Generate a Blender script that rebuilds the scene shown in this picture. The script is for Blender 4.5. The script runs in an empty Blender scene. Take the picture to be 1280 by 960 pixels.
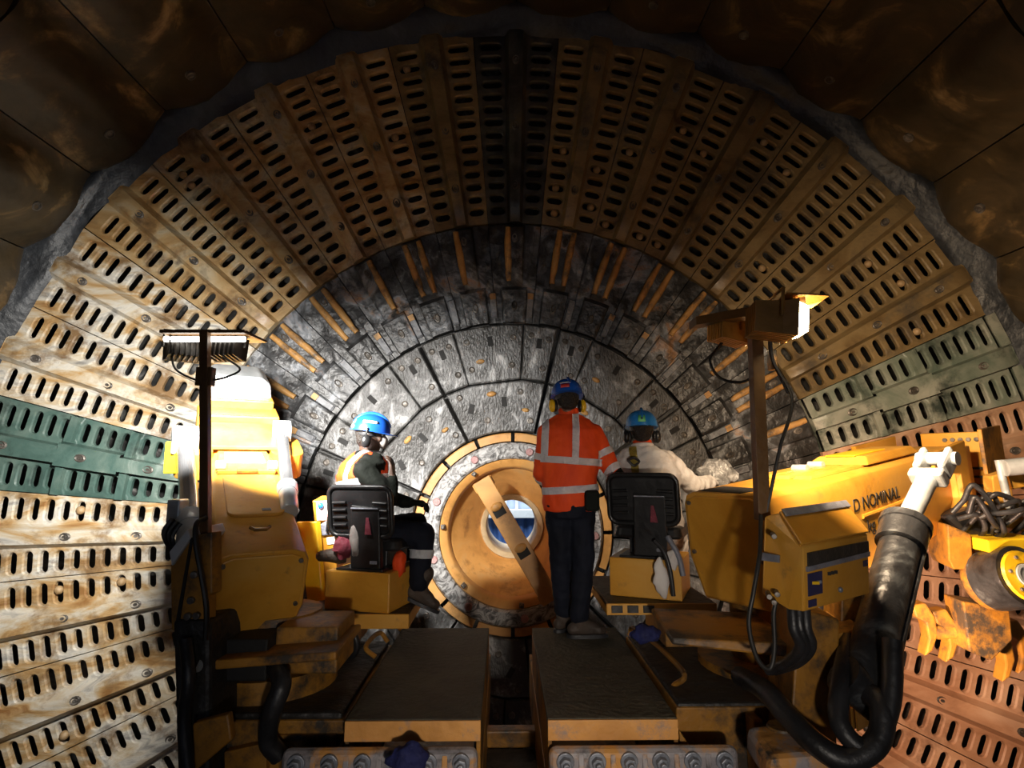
import bpy, bmesh, math, random
from mathutils import Vector, Matrix, Euler, noise
random.seed(7)
rad = math.radians
SC = bpy.context.scene
COL = SC.collection

# ------------------------------------------------------------------ camera
F = 720.0; CZ = 1.17
PITCH = math.atan(100 / F); YAW = math.atan(10 / F)
cam_d = bpy.data.cameras.new('camera'); cam = bpy.data.objects.new('camera', cam_d); COL.objects.link(cam)
cam_d.sensor_width = 36.0; cam_d.lens = F / 1280 * 36.0; cam_d.clip_start = 0.02; cam_d.clip_end = 100
cam.location = (0, 0, CZ)
cam.rotation_euler = (math.pi / 2 + PITCH, 0, -YAW)
SC.camera = cam

# ------------------------------------------------------------------ world: dim daylight entering from the open feed end behind the camera
w = bpy.data.worlds.new('world'); SC.world = w; w.use_nodes = True
w.node_tree.nodes['Background'].inputs[0].default_value = (0.60, 0.72, 1.0, 1)
w.node_tree.nodes['Background'].inputs[1].default_value = 0.32

# ------------------------------------------------------------------ exposure
SC.view_settings.view_transform = 'Standard'; SC.view_settings.look = 'None'
SC.view_settings.exposure = 0.0; SC.view_settings.gamma = 1.0; SC.view_settings.use_curve_mapping = False

# lamp outputs (the lamps themselves are built with their posts further down)
LEFT_LAMP_W = 95.0;  LEFT_LAMP_C = (1.0, 0.96, 0.90)
RIGHT_LAMP_W = 84.0; RIGHT_LAMP_C = (1.0, 0.74, 0.48)

REAR_FILL_W = 6.0; LOW_FILL_W = 75.0; LOW_FILL_C = (1.0, 0.64, 0.42)  # rear and low right lamps are added fill

# ------------------------------------------------------------------ pixel -> world helpers (each with its own real depth)
_cp, _sp, _cy, _sy = math.cos(PITCH), math.sin(PITCH), math.cos(YAW), math.sin(YAW)
def ray(u, v):
    x = (u - 640) / F; z = (480 - v) / F
    a = (x, _cp - _sp * z, _sp + _cp * z)
    return Vector((_cy * a[0] + _sy * a[1], -_sy * a[0] + _cy * a[1], a[2]))
def at(u, v, Y):
    d = ray(u, v); return Vector((0, 0, CZ)) + d * (Y / d.y)
def atz(u, v, z):
    d = ray(u, v); return Vector((0, 0, CZ)) + d * ((z - CZ) / d.z)

# ------------------------------------------------------------------ materials
MATS = {}
def nodes_of(name):
    m = bpy.data.materials.new(name); m.use_nodes = True
    nt = m.node_tree; b = nt.nodes['Principled BSDF']
    return m, nt, b
def worn(name, cols, scale=3.0, rough=0.5, metal=0.0, bump=0.2, bscale=None, stretch=(1, 1, 1), distort=0.6, dirt=None, dirt_amt=0.45, dirt_scale=5.0,
         coat=0.0, world=False, detail=6.0, rvar=0.15, spec=0.5):
    """cols: list of (position, rgb); noise-driven paint / steel / cloth with dirt patches and fine relief"""
    if name in MATS: return MATS[name]
    m, nt, b = nodes_of(name); N, L = nt.nodes.new, nt.links.new
    if world:
        g = N('ShaderNodeNewGeometry'); src = g.outputs['Position']
    else:
        tc = N('ShaderNodeTexCoord'); oi = N('ShaderNodeObjectInfo')
        mul = N('ShaderNodeMath'); mul.operation = 'MULTIPLY'; mul.inputs[1].default_value = 37.0; L(oi.outputs['Random'], mul.inputs[0])
        add = N('ShaderNodeVectorMath'); add.operation = 'ADD'; L(tc.outputs['Object'], add.inputs[0]); L(mul.outputs[0], add.inputs[1]); src = add.outputs[0]
    mp = N('ShaderNodeMapping'); mp.inputs['Scale'].default_value = stretch; L(src, mp.inputs[0])
    n1 = N('ShaderNodeTexNoise'); n1.inputs['Scale'].default_value = scale; n1.inputs['Detail'].default_value = detail; n1.inputs['Roughness'].default_value = 0.62
    n1.inputs['Distortion'].default_value = distort; L(mp.outputs[0], n1.inputs['Vector'])
    cr = N('ShaderNodeValToRGB'); L(n1.outputs['Fac'], cr.inputs[0])
    el = cr.color_ramp.elements
    while len(el) < len(cols): el.new(0.5)
    for e, (p, c) in zip(el, cols): e.position = p; e.color = (*c, 1)
    colour = cr.outputs[0]
    if dirt:
        n2 = N('ShaderNodeTexNoise'); n2.inputs['Scale'].default_value = dirt_scale; n2.inputs['Detail'].default_value = 8; n2.inputs['Roughness'].default_value = 0.7
        L(src, n2.inputs['Vector'])
        r2 = N('ShaderNodeValToRGB'); r2.color_ramp.elements[0].position = 1 - dirt_amt - 0.07; r2.color_ramp.elements[1].position = 1 - dirt_amt + 0.07
        L(n2.outputs['Fac'], r2.inputs[0])
        mx = N('ShaderNodeMix'); mx.data_type = 'RGBA'; L(r2.outputs[0], mx.inputs['Factor']); L(colour, mx.inputs['A']); mx.inputs['B'].default_value = (*dirt, 1)
        colour = mx.outputs['Result']
    L(colour, b.inputs['Base Color'])
    b.inputs['Metallic'].default_value = metal; b.inputs['Coat Weight'].default_value = coat; b.inputs['Specular IOR Level'].default_value = spec
    mr = N('ShaderNodeMapRange'); mr.inputs['To Min'].default_value = max(0.05, rough - rvar); mr.inputs['To Max'].default_value = min(1, rough + rvar)
    L(n1.outputs['Fac'], mr.inputs[0]); L(mr.outputs[0], b.inputs['Roughness'])
    if bump:
        n3 = N('ShaderNodeTexNoise'); n3.inputs['Scale'].default_value = bscale or scale * 4; n3.inputs['Detail'].default_value = 5; L(mp.outputs[0], n3.inputs['Vector'])
        bp = N('ShaderNodeBump'); bp.inputs['Strength'].default_value = bump; bp.inputs['Distance'].default_value = 0.03
        L(n3.outputs['Fac'], bp.inputs['Height']); L(bp.outputs[0], b.inputs['Normal'])
    MATS[name] = m; return m
def emis(name, c, s):
    m, nt, b = nodes_of(name); b.inputs['Base Color'].default_value = (*c, 1); b.inputs['Emission Color'].default_value = (*c, 1); b.inputs['Emission Strength'].default_value = s
    return m

M_CREAM = worn('grate_cream', [(0.33, (0.30, 0.15, 0.05)), (0.42, (0.50, 0.32, 0.14)), (0.50, (0.60, 0.50, 0.35)), (0.58, (0.70, 0.66, 0.57)), (0.68, (0.30, 0.29, 0.27))], scale=1.3, stretch=(0.8, 1, 2.4), distort=1.6, rough=0.42, bump=0.35, bscale=7, world=True, dirt=(0.23, 0.14, 0.065), dirt_amt=0.43, dirt_scale=2.3, spec=0.6)
M_OCHRE = worn('grate_ochre', [(0.26, (0.0643, 0.0400, 0.0213)), (0.42, (0.2105, 0.1399, 0.0595)), (0.56, (0.2924, 0.2066, 0.0935)), (0.70, (0.1754, 0.1266, 0.0680)), (0.80, (0.0760, 0.0666, 0.0595))], scale=1.2, stretch=(1, 1, 1.5), distort=1.4, rough=0.42, bump=0.35, bscale=7, world=True, dirt=(0.09, 0.075, 0.055), dirt_amt=0.40, dirt_scale=1.5, spec=0.6)  # brown stain, toned down further for the dim upper wall
M_SAND = worn('grate_sand', [(0.30, (0.13, 0.07, 0.03)), (0.42, (0.38, 0.22, 0.08)), (0.52, (0.50, 0.34, 0.16)), (0.61, (0.55, 0.45, 0.29)), (0.72, (0.20, 0.16, 0.11))], scale=1.3, stretch=(1, 1, 1.6), distort=1.5, rough=0.42, bump=0.35, bscale=7, world=True, dirt=(0.15, 0.085, 0.04), dirt_amt=0.42, dirt_scale=1.9, spec=0.6)
M_SLATE = worn('grate_slate', [(0.34, (0.016, 0.017, 0.015)), (0.48, (0.040, 0.042, 0.036)), (0.60, (0.085, 0.084, 0.072)), (0.70, (0.16, 0.115, 0.06))], scale=1.6, distort=1.2, rough=0.4, bump=0.35, bscale=7, world=True, spec=0.6)
M_CORAL = worn('grate_clay', [(0.28, (0.34, 0.17, 0.09)), (0.45, (0.52, 0.29, 0.17)), (0.60, (0.60, 0.38, 0.25)), (0.75, (0.42, 0.24, 0.14))], scale=1.2, stretch=(1, 1, 1.5), distort=1.2, rough=0.45, bump=0.3, bscale=7, world=True, dirt=(0.24, 0.12, 0.07), dirt_amt=0.36, dirt_scale=1.6, spec=0.5)
M_GREEN = worn('grate_green', [(0.28, (0.030, 0.065, 0.055)), (0.45, (0.07, 0.13, 0.11)), (0.60, (0.13, 0.19, 0.16)), (0.76, (0.40, 0.44, 0.40))], scale=1.6, distort=1.2, rough=0.4, bump=0.4, bscale=7, world=True, dirt=(0.03, 0.045, 0.04), dirt_amt=0.40, dirt_scale=2.0, spec=0.6)
M_SAGE = worn('grate_sage', [(0.28, (0.10, 0.14, 0.11)), (0.42, (0.20, 0.24, 0.19)), (0.56, (0.32, 0.34, 0.28)), (0.72, (0.46, 0.45, 0.38))], scale=1.6, distort=1.2, rough=0.4, bump=0.4, bscale=7, world=True, dirt=(0.045, 0.06, 0.05), dirt_amt=0.42, dirt_scale=2.0, spec=0.6)
M_DARK = worn('wear_plate_dark', [(0.32, (0.012, 0.012, 0.012)), (0.46, (0.032, 0.032, 0.033)), (0.54, (0.075, 0.078, 0.082)), (0.60, (0.28, 0.30, 0.33)), (0.69, (0.42, 0.21, 0.08))], scale=1.7, distort=1.0, rough=0.42, bump=0.6, bscale=13, world=True, dirt=(0.020, 0.019, 0.018), dirt_amt=0.46, dirt_scale=3.4, spec=0.7)
M_GREY = worn('wear_plate_grey', [(0.32, (0.030, 0.030, 0.030)), (0.44, (0.085, 0.085, 0.083)), (0.54, (0.20, 0.20, 0.20)), (0.62, (0.52, 0.52, 0.52))], scale=2.2, distort=2.2, stretch=(1.8, 1, 0.8), rough=0.40, bump=0.45, bscale=26, world=True, dirt=(0.045, 0.043, 0.040), dirt_amt=0.50, dirt_scale=2.6, spec=0.7)
M_BACK = worn('pulp_lifter_steel', [(0.38, (0.008, 0.008, 0.008)), (0.58, (0.028, 0.027, 0.025)), (0.70, (0.20, 0.195, 0.185))], scale=3, rough=0.5, bump=0.3, world=True)
M_BAR = worn('worn_orange_bar', [(0.3, (0.40, 0.19, 0.05)), (0.55, (0.62, 0.34, 0.11)), (0.75, (0.48, 0.30, 0.14))], scale=3, rough=0.5, bump=0.3, world=True, dirt=(0.07, 0.06, 0.05), dirt_amt=0.42, dirt_scale=4)
M_INSERT = worn('grey_insert', [(0.3, (0.10, 0.10, 0.11)), (0.55, (0.24, 0.25, 0.27)), (0.75, (0.42, 0.42, 0.43))], scale=5, rough=0.45, bump=0.4, world=True)
M_SHELL = worn('shell_liner', [(0.34, (0.026, 0.019, 0.010)), (0.53, (0.065, 0.044, 0.020)), (0.60, (0.20, 0.125, 0.05)), (0.70, (0.40, 0.29, 0.15))], scale=1.0, distort=1.4, rough=0.38, bump=0.4, bscale=4, world=True, dirt=(0.045, 0.034, 0.020), dirt_amt=0.45, dirt_scale=1.1, spec=0.5)
M_FILL = worn('filler_rubber', [(0.3, (0.0100, 0.0110, 0.0125)), (0.55, (0.0275, 0.0310, 0.0360)), (0.75, (0.0650, 0.0725, 0.0825))], scale=2.4, rough=0.45, bump=0.6, bscale=8, world=True)
M_BOLT = worn('bolt_steel', [(0.3, (0.05, 0.045, 0.04)), (0.55, (0.17, 0.15, 0.13)), (0.75, (0.40, 0.37, 0.33))], scale=8, rough=0.45, metal=0.4, bump=0.2)
M_BOLTB = worn('bolt_bluish', [(0.3, (0.16, 0.17, 0.20)), (0.6, (0.30, 0.32, 0.37)), (0.8, (0.42, 0.44, 0.50))], scale=8, rough=0.4, metal=0.3, bump=0.15)
M_HOLE = worn('dark_recess', [(0.3, (0.006, 0.006, 0.006)), (0.7, (0.018, 0.017, 0.016))], scale=5, rough=0.7, bump=0.1)
M_BALL = worn('tan_ball', [(0.3, (0.30, 0.19, 0.09)), (0.6, (0.48, 0.33, 0.17)), (0.8, (0.58, 0.46, 0.30))], scale=12, rough=0.45, bump=0.2)
M_RUBBER = worn('fibrous_rubber', [(0.34, (0.045, 0.043, 0.042)), (0.46, (0.20, 0.195, 0.19)), (0.58, (0.52, 0.51, 0.50)), (0.72, (0.24, 0.235, 0.23))], scale=7, distort=3.0, rough=0.5, bump=0.6, bscale=22)
M_TORANGE = worn('trunnion_orange', [(0.30, (0.50, 0.235, 0.06)), (0.55, (0.68, 0.345, 0.10)), (0.75, (0.62, 0.37, 0.15))], scale=2.0, distort=1.0, rough=0.45, bump=0.15, world=True, dirt=(0.34, 0.16, 0.05), dirt_amt=0.38, dirt_scale=3)
M_TAN = worn('pipe_tan', [(0.3, (0.42, 0.30, 0.16)), (0.6, (0.58, 0.44, 0.26)), (0.8, (0.50, 0.42, 0.34))], scale=5, rough=0.5, bump=0.2)
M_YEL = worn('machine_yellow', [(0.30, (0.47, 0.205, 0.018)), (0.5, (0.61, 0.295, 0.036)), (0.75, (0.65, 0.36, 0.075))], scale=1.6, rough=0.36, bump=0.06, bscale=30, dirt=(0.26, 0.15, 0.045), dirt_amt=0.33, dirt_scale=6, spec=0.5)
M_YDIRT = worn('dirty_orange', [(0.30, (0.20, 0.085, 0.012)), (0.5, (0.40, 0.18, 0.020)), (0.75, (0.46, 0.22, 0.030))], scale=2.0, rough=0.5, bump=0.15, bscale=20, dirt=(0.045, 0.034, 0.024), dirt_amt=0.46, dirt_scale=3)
M_LIP = worn('lip_orange', [(0.30, (0.56, 0.25, 0.06)), (0.55, (0.74, 0.35, 0.09)), (0.75, (0.66, 0.34, 0.12))], scale=4, rough=0.5, bump=0.2, dirt=(0.26, 0.22, 0.22), dirt_amt=0.36, dirt_scale=6)
M_DECK = worn('deck_dirt', [(0.3, (0.040, 0.034, 0.022)), (0.5, (0.085, 0.074, 0.050)), (0.7, (0.125, 0.108, 0.075))], scale=2.5, rough=0.75, bump=0.5, bscale=30, dirt=(0.024, 0.021, 0.016), dirt_amt=0.36, dirt_scale=3.5)
M_SLUDGE = worn('sludge', [(0.3, (0.012, 0.011, 0.010)), (0.6, (0.035, 0.032, 0.030)), (0.8, (0.075, 0.075, 0.08))], scale=4, rough=0.55, bump=0.8, bscale=12)
M_BRACKET = worn('bracket_grey', [(0.34, (0.22, 0.21, 0.23)), (0.48, (0.34, 0.31, 0.32)), (0.58, (0.62, 0.30, 0.08))], scale=3.5, rough=0.5, bump=0.3, dirt=(0.05, 0.045, 0.045), dirt_amt=0.40, dirt_scale=6)
M_STEEL = worn('galvanised', [(0.3, (0.34, 0.37, 0.39)), (0.6, (0.52, 0.55, 0.57)), (0.8, (0.66, 0.68, 0.68))], scale=5, rough=0.35, metal=0.35, bump=0.15)
M_CHROME = worn('chrome_rod', [(0.3, (0.55, 0.56, 0.58)), (0.7, (0.75, 0.76, 0.78))], scale=4, rough=0.18, metal=0.9, bump=0.05)
M_BARREL = worn('barrel_black', [(0.3, (0.012, 0.012, 0.013)), (0.52, (0.030, 0.031, 0.034)), (0.66, (0.11, 0.12, 0.125)), (0.78, (0.24, 0.26, 0.26))], scale=3.5, distort=1.6, rough=0.35, bump=0.3)
M_HOSE = worn('hose_black', [(0.3, (0.010, 0.010, 0.011)), (0.7, (0.030, 0.030, 0.034))], scale=5, rough=0.42, bump=0.2)
M_PLASTIC = worn('seat_vinyl', [(0.3, (0.008, 0.008, 0.009)), (0.7, (0.020, 0.020, 0.021))], scale=6, rough=0.33, bump=0.1)
M_POST = worn('post_brown', [(0.3, (0.10, 0.045, 0.012)), (0.7, (0.20, 0.10, 0.025))], scale=5, rough=0.5, bump=0.15)
M_LAMPB = worn('lamp_black', [(0.3, (0.02, 0.016, 0.012)), (0.7, (0.05, 0.042, 0.035))], scale=6, rough=0.45, bump=0.1)
M_TAPE = worn('duct_tape', [(0.3, (0.10, 0.105, 0.13)), (0.6, (0.24, 0.25, 0.30)), (0.75, (0.45, 0.46, 0.50))], scale=5, rough=0.35, bump=0.6, bscale=16)
M_WHITEP = worn('panel_white', [(0.3, (0.60, 0.60, 0.58)), (0.7, (0.78, 0.78, 0.76))], scale=5, rough=0.45, bump=0.05)
M_NAVY = worn('decal_navy', [(0.3, (0.012, 0.016, 0.07)), (0.7, (0.025, 0.030, 0.11))], scale=6, rough=0.4, bump=0.05)
M_INK = worn('ink_black', [(0.3, (0.012, 0.010, 0.008)), (0.7, (0.03, 0.025, 0.02))], scale=9, rough=0.6, bump=0)
M_REDD = worn('tag_maroon', [(0.3, (0.10, 0.012, 0.022)), (0.7, (0.24, 0.03, 0.055))], scale=9, rough=0.7, bump=0.3)
M_BLUE = worn('helmet_blue', [(0.3, (0.008, 0.075, 0.42)), (0.7, (0.014, 0.11, 0.55))], scale=4, rough=0.25, bump=0.02, coat=0.3)
M_BLUEL = worn('helmet_light_blue', [(0.3, (0.015, 0.17, 0.55)), (0.7, (0.03, 0.26, 0.70))], scale=4, rough=0.25, bump=0.02, coat=0.3)
M_VEST = worn('hi_vis_orange', [(0.3, (0.62, 0.045, 0.008)), (0.55, (0.80, 0.075, 0.010)), (0.8, (0.88, 0.11, 0.014))], scale=5, rough=0.7, bump=0.5, bscale=9, stretch=(1, 1, 0.5), spec=0.3)
M_REFL = worn('reflective_tape', [(0.3, (0.80, 0.83, 0.90)), (0.6, (0.92, 0.94, 0.97)), (0.8, (0.95, 0.96, 0.98))], scale=12, rough=0.3, bump=0.4, bscale=25)
M_NAVYC = worn('trouser_navy', [(0.3, (0.0036, 0.0048, 0.0090)), (0.6, (0.0084, 0.0102, 0.0192)), (0.8, (0.0144, 0.0168, 0.0270))], scale=5, rough=0.8, bump=0.6, bscale=10, spec=0.2)
M_BLACKC = worn('jersey_black', [(0.3, (0.0024, 0.0032, 0.0024)), (0.7, (0.0080, 0.0104, 0.0076))], scale=6, rough=0.8, bump=0.5, bscale=12, spec=0.2)
M_BOOT = worn('boot_brown', [(0.3, (0.018, 0.012, 0.009)), (0.6, (0.055, 0.038, 0.028)), (0.8, (0.09, 0.066, 0.05))], scale=7, rough=0.65, bump=0.4)
M_WHITEC = worn('coverall_white', [(0.3, (0.50, 0.46, 0.43)), (0.55, (0.72, 0.69, 0.67)), (0.8, (0.82, 0.80, 0.79))], scale=3, rough=0.8, bump=0.7, bscale=9, spec=0.2)
M_SKIN = worn('skin', [(0.3, (0.10, 0.052, 0.032)), (0.7, (0.17, 0.092, 0.060))], scale=8, rough=0.5, bump=0.1)
M_HAIR = worn('hair_dark', [(0.3, (0.006, 0.005, 0.004)), (0.7, (0.02, 0.015, 0.012))], scale=20, rough=0.6, bump=0.8, bscale=60)
M_MASK = worn('mask_grey', [(0.3, (0.20, 0.18, 0.17)), (0.7, (0.34, 0.31, 0.29))], scale=8, rough=0.7, bump=0.2)
M_YMUFF = worn('muff_yellow', [(0.3, (0.72, 0.42, 0.01)), (0.7, (0.86, 0.56, 0.02))], scale=5, rough=0.35, bump=0.03)
M_STRAP = worn('strap_yellow', [(0.3, (0.34, 0.25, 0.05)), (0.7, (0.58, 0.44, 0.09))], scale=9, rough=0.7, bump=0.4)
M_STICKG = worn('sticker_green', [(0.3, (0.10, 0.55, 0.16)), (0.7, (0.22, 0.75, 0.28))], scale=9, rough=0.4, bump=0)
M_STICKR = worn('sticker_red', [(0.3, (0.50, 0.03, 0.03)), (0.7, (0.65, 0.06, 0.05))], scale=9, rough=0.4, bump=0)
M_RAGB = worn('rag_blue', [(0.3, (0.008, 0.010, 0.06)), (0.7, (0.02, 0.028, 0.16))], scale=6, rough=0.8, bump=0.6)
M_CORR = worn('corrugated_blue', [(0.3, (0.06, 0.13, 0.34)), (0.6, (0.10, 0.20, 0.46)), (0.8, (0.20, 0.32, 0.60))], scale=3, rough=0.5, bump=0.05)
M_CABLE = worn('cable_black', [(0.3, (0.010, 0.009, 0.008)), (0.7, (0.022, 0.02, 0.018))], scale=5, rough=0.5, bump=0)
M_PBAG = worn('plastic_film', [(0.3, (0.10, 0.10, 0.10)), (0.55, (0.26, 0.26, 0.26)), (0.7, (0.55, 0.55, 0.55))], scale=9, distort=2, rough=0.25, bump=1.0, bscale=14)
M_REDBALL = worn('pink_marks', [(0.3, (0.42, 0.20, 0.20)), (0.7, (0.52, 0.32, 0.30))], scale=14, rough=0.5, bump=0.4)

# ------------------------------------------------------------------ object helpers
def link(o, parent=None):
    COL.objects.link(o)
    if parent is not None: o.parent = parent
    return o
def tag(o, label, cat, group=None, kind=None):
    o['label'] = label
    if cat: o['category'] = cat
    if group: o['group'] = group
    if kind: o['kind'] = kind
    return o
def thing(name, label, cat, loc=(0, 0, 0), rot=(0, 0, 0), group=None, kind=None):
    o = bpy.data.objects.new(name, None); o.empty_display_size = 0.1; link(o)
    o.location = loc; o.rotation_euler = rot
    return tag(o, label, cat, group, kind)
def root_of(o):
    while o.parent is not None: o = o.parent
    return o
def rmat(o): return Matrix.Translation(o.location) @ o.rotation_euler.to_matrix().to_4x4()

class MB:
    def __init__(self): self.v = []; self.f = []
    def add(self, vs, fs):
        n = len(self.v); self.v += [Vector(p) for p in vs]; self.f += [tuple(n + i for i in f) for f in fs]; return self
    def hexa(self, a, b):
        """a, b: two quads (4 points each), joined"""
        return self.prism(a, b)
    def prism(self, a, b):
        n = len(a)
        return self.add(list(a) + list(b), [tuple(range(n))[::-1], tuple(range(n, 2 * n))] + [(i, (i + 1) % n, n + (i + 1) % n, n + i) for i in range(n)])
    def ext(self, a, d):
        d = Vector(d); return self.prism([Vector(p) for p in a], [Vector(p) + d for p in a])
    def box(self, c, s, m=None):
        x, y, z = s[0] / 2, s[1] / 2, s[2] / 2
        q = [(-x, -y, -z), (x, -y, -z), (x, y, -z), (-x, y, -z), (-x, -y, z), (x, -y, z), (x, y, z), (-x, y, z)]
        c = Vector(c)
        q = [(m @ Vector(p) if m else Vector(p)) + c for p in q]
        return self.add(q, [(3, 2, 1, 0), (4, 5, 6, 7), (0, 1, 5, 4), (1, 2, 6, 5), (2, 3, 7, 6), (3, 0, 4, 7)])
    def bb(self, x0, x1, y0, y1, z0, z1): return self.box(((x0 + x1) / 2, (y0 + y1) / 2, (z0 + z1) / 2), (x1 - x0, y1 - y0, z1 - z0))
    def tube(self, pts, r, n=10, cap=True):
        pts = [Vector(p) for p in pts]; rs = r if isinstance(r, (list, tuple)) else [r] * len(pts)
        rings = []; up = None
        for i, p in enumerate(pts):
            t = (pts[min(i + 1, len(pts) - 1)] - pts[max(i - 1, 0)]).normalized()
            if up is None: up = t.orthogonal().normalized()
            up = (up - t * up.dot(t)); up = up.normalized() if up.length > 1e-6 else t.orthogonal().normalized()
            s = t.cross(up)
            rings.append([p + (up * math.cos(2 * math.pi * k / n) + s * math.sin(2 * math.pi * k / n)) * rs[i] for k in range(n)])
        vs = [q for g in rings for q in g]; fs = []
        for i in range(len(rings) - 1):
            for k in range(n): fs.append((i * n + k, i * n + (k + 1) % n, (i + 1) * n + (k + 1) % n, (i + 1) * n + k))
        if cap: fs += [tuple(range(n))[::-1], tuple(range((len(rings) - 1) * n, len(rings) * n))]
        return self.add(vs, fs)
    def cyl(self, a, b, r, n=16): return self.tube([a, b], r, n)
    def lathe(self, prof, c, axis, n=48, a0=0, a1=2 * math.pi, ref=None):
        """prof: (radius, height along axis)"""
        axis = Vector(axis).normalized(); u = Vector(ref) if ref else axis.orthogonal().normalized(); s = axis.cross(u); c = Vector(c)
        full = abs(a1 - a0 - 2 * math.pi) < 1e-6; cnt = n if full else n + 1
        vs = []
        for k in range(cnt):
            t = a0 + (a1 - a0) * k / n; d = u * math.cos(t) + s * math.sin(t)
            vs += [c + d * r + axis * h for r, h in prof]
        m = len(prof); fs = []
        for k in range(n):
            k2 = (k + 1) % cnt
            for j in range(m - 1): fs.append((k * m + j, k2 * m + j, k2 * m + j + 1, k * m + j + 1))
        return self.add(vs, fs)
    def loft(self, rings):
        n = len(rings[0]); vs = [p for g in rings for p in g]; fs = []
        for i in range(len(rings) - 1):
            for k in range(n): fs.append((i * n + k, i * n + (k + 1) % n, (i + 1) * n + (k + 1) % n, (i + 1) * n + k))
        fs += [tuple(range(n))[::-1], tuple(range((len(rings) - 1) * n, len(rings) * n))]
        return self.add(vs, fs)
    def ball(self, c, r, n=12, m=8, mat3=None):
        rr = Vector(r) if not isinstance(r, (int, float)) else Vector((r, r, r)); c = Vector(c)
        rings = []
        for j in range(m + 1):
            t = math.pi * j / m; s = max(math.sin(t), 0.001)
            g = []
            for k in range(n):
                a = 2 * math.pi * k / n; p = Vector((math.cos(a) * s * rr.x, math.sin(a) * s * rr.y, -math.cos(t) * rr.z))
                g.append(c + (mat3 @ p if mat3 else p))
            rings.append(g)
        return self.loft(rings)
    def mesh(self, name, mat=None, smooth=None, xf=None):
        me = bpy.data.meshes.new(name)
        vs = [(xf @ p) for p in self.v] if xf else self.v
        me.from_pydata([tuple(p) for p in vs], [], self.f)
        bm = bmesh.new(); bm.from_mesh(me); bmesh.ops.recalc_face_normals(bm, faces=bm.faces); bm.to_mesh(me); bm.free()
        if mat: me.materials.append(mat)
        if smooth is not None: shade(me, smooth)
        me.update(); return me
    def build(self, name, mat, parent=None, smooth=None, bevel=0, world=True, seg=2):
        xf = None
        if parent is not None and world: xf = rmat(root_of(parent)).inverted()
        o = bpy.data.objects.new(name, self.mesh(name, mat, smooth, xf)); link(o, parent)
        if bevel:
            b = o.modifiers.new('bevel', 'BEVEL'); b.width = bevel; b.segments = seg; b.limit_method = 'ANGLE'; b.angle_limit = rad(35)
        return o
def shade(me, ang=40):
    me.polygons.foreach_set('use_smooth', [True] * len(me.polygons))
    try: me.set_sharp_from_angle(angle=rad(ang))
    except Exception: pass
def inst(me, name, parent, loc=(0, 0, 0), rot=(0, 0, 0), mat=None):
    o = bpy.data.objects.new(name, me); link(o, parent); o.location = loc; o.rotation_euler = rot
    if mat:
        o.material_slots[0].link = 'OBJECT'; o.material_slots[0].material = mat
    return o
def spline(pts, n=8):
    """Catmull-Rom through points"""
    P = [Vector(p) for p in pts]; P = [2 * P[0] - P[1]] + P + [2 * P[-1] - P[-2]]; out = []
    for i in range(1, len(P) - 2):
        for k in range(n):
            t = k / n; a, b, c, d = P[i - 1], P[i], P[i + 1], P[i + 2]
            out.append(0.5 * ((2 * b) + (c - a) * t + (2 * a - 5 * b + 4 * c - d) * t * t + (3 * b - a - 3 * c + d) * t ** 3))
    out.append(P[-2]); return out

# ================================================================== THE MILL: END WALL
AX, AZ = 0.10, 0.42                      # mill axis
R_OUT, R_G, R_23, R_34 = 5.65, 3.46, 2.33, 1.71
Y0, TA = 6.0, 0.13
def YW(r): return Y0 + (5.6 - r) * TA
def pol(r, ph, h):                        # wall-local point, ph in degrees from straight up, h towards the camera
    a = rad(ph); return Vector((r * math.sin(a), YW(r) - h, r * math.cos(a)))
wall = thing('wall_back', 'perforated end wall of the mill with rings of wear plates', None, (AX, 0, AZ), kind='structure')

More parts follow.
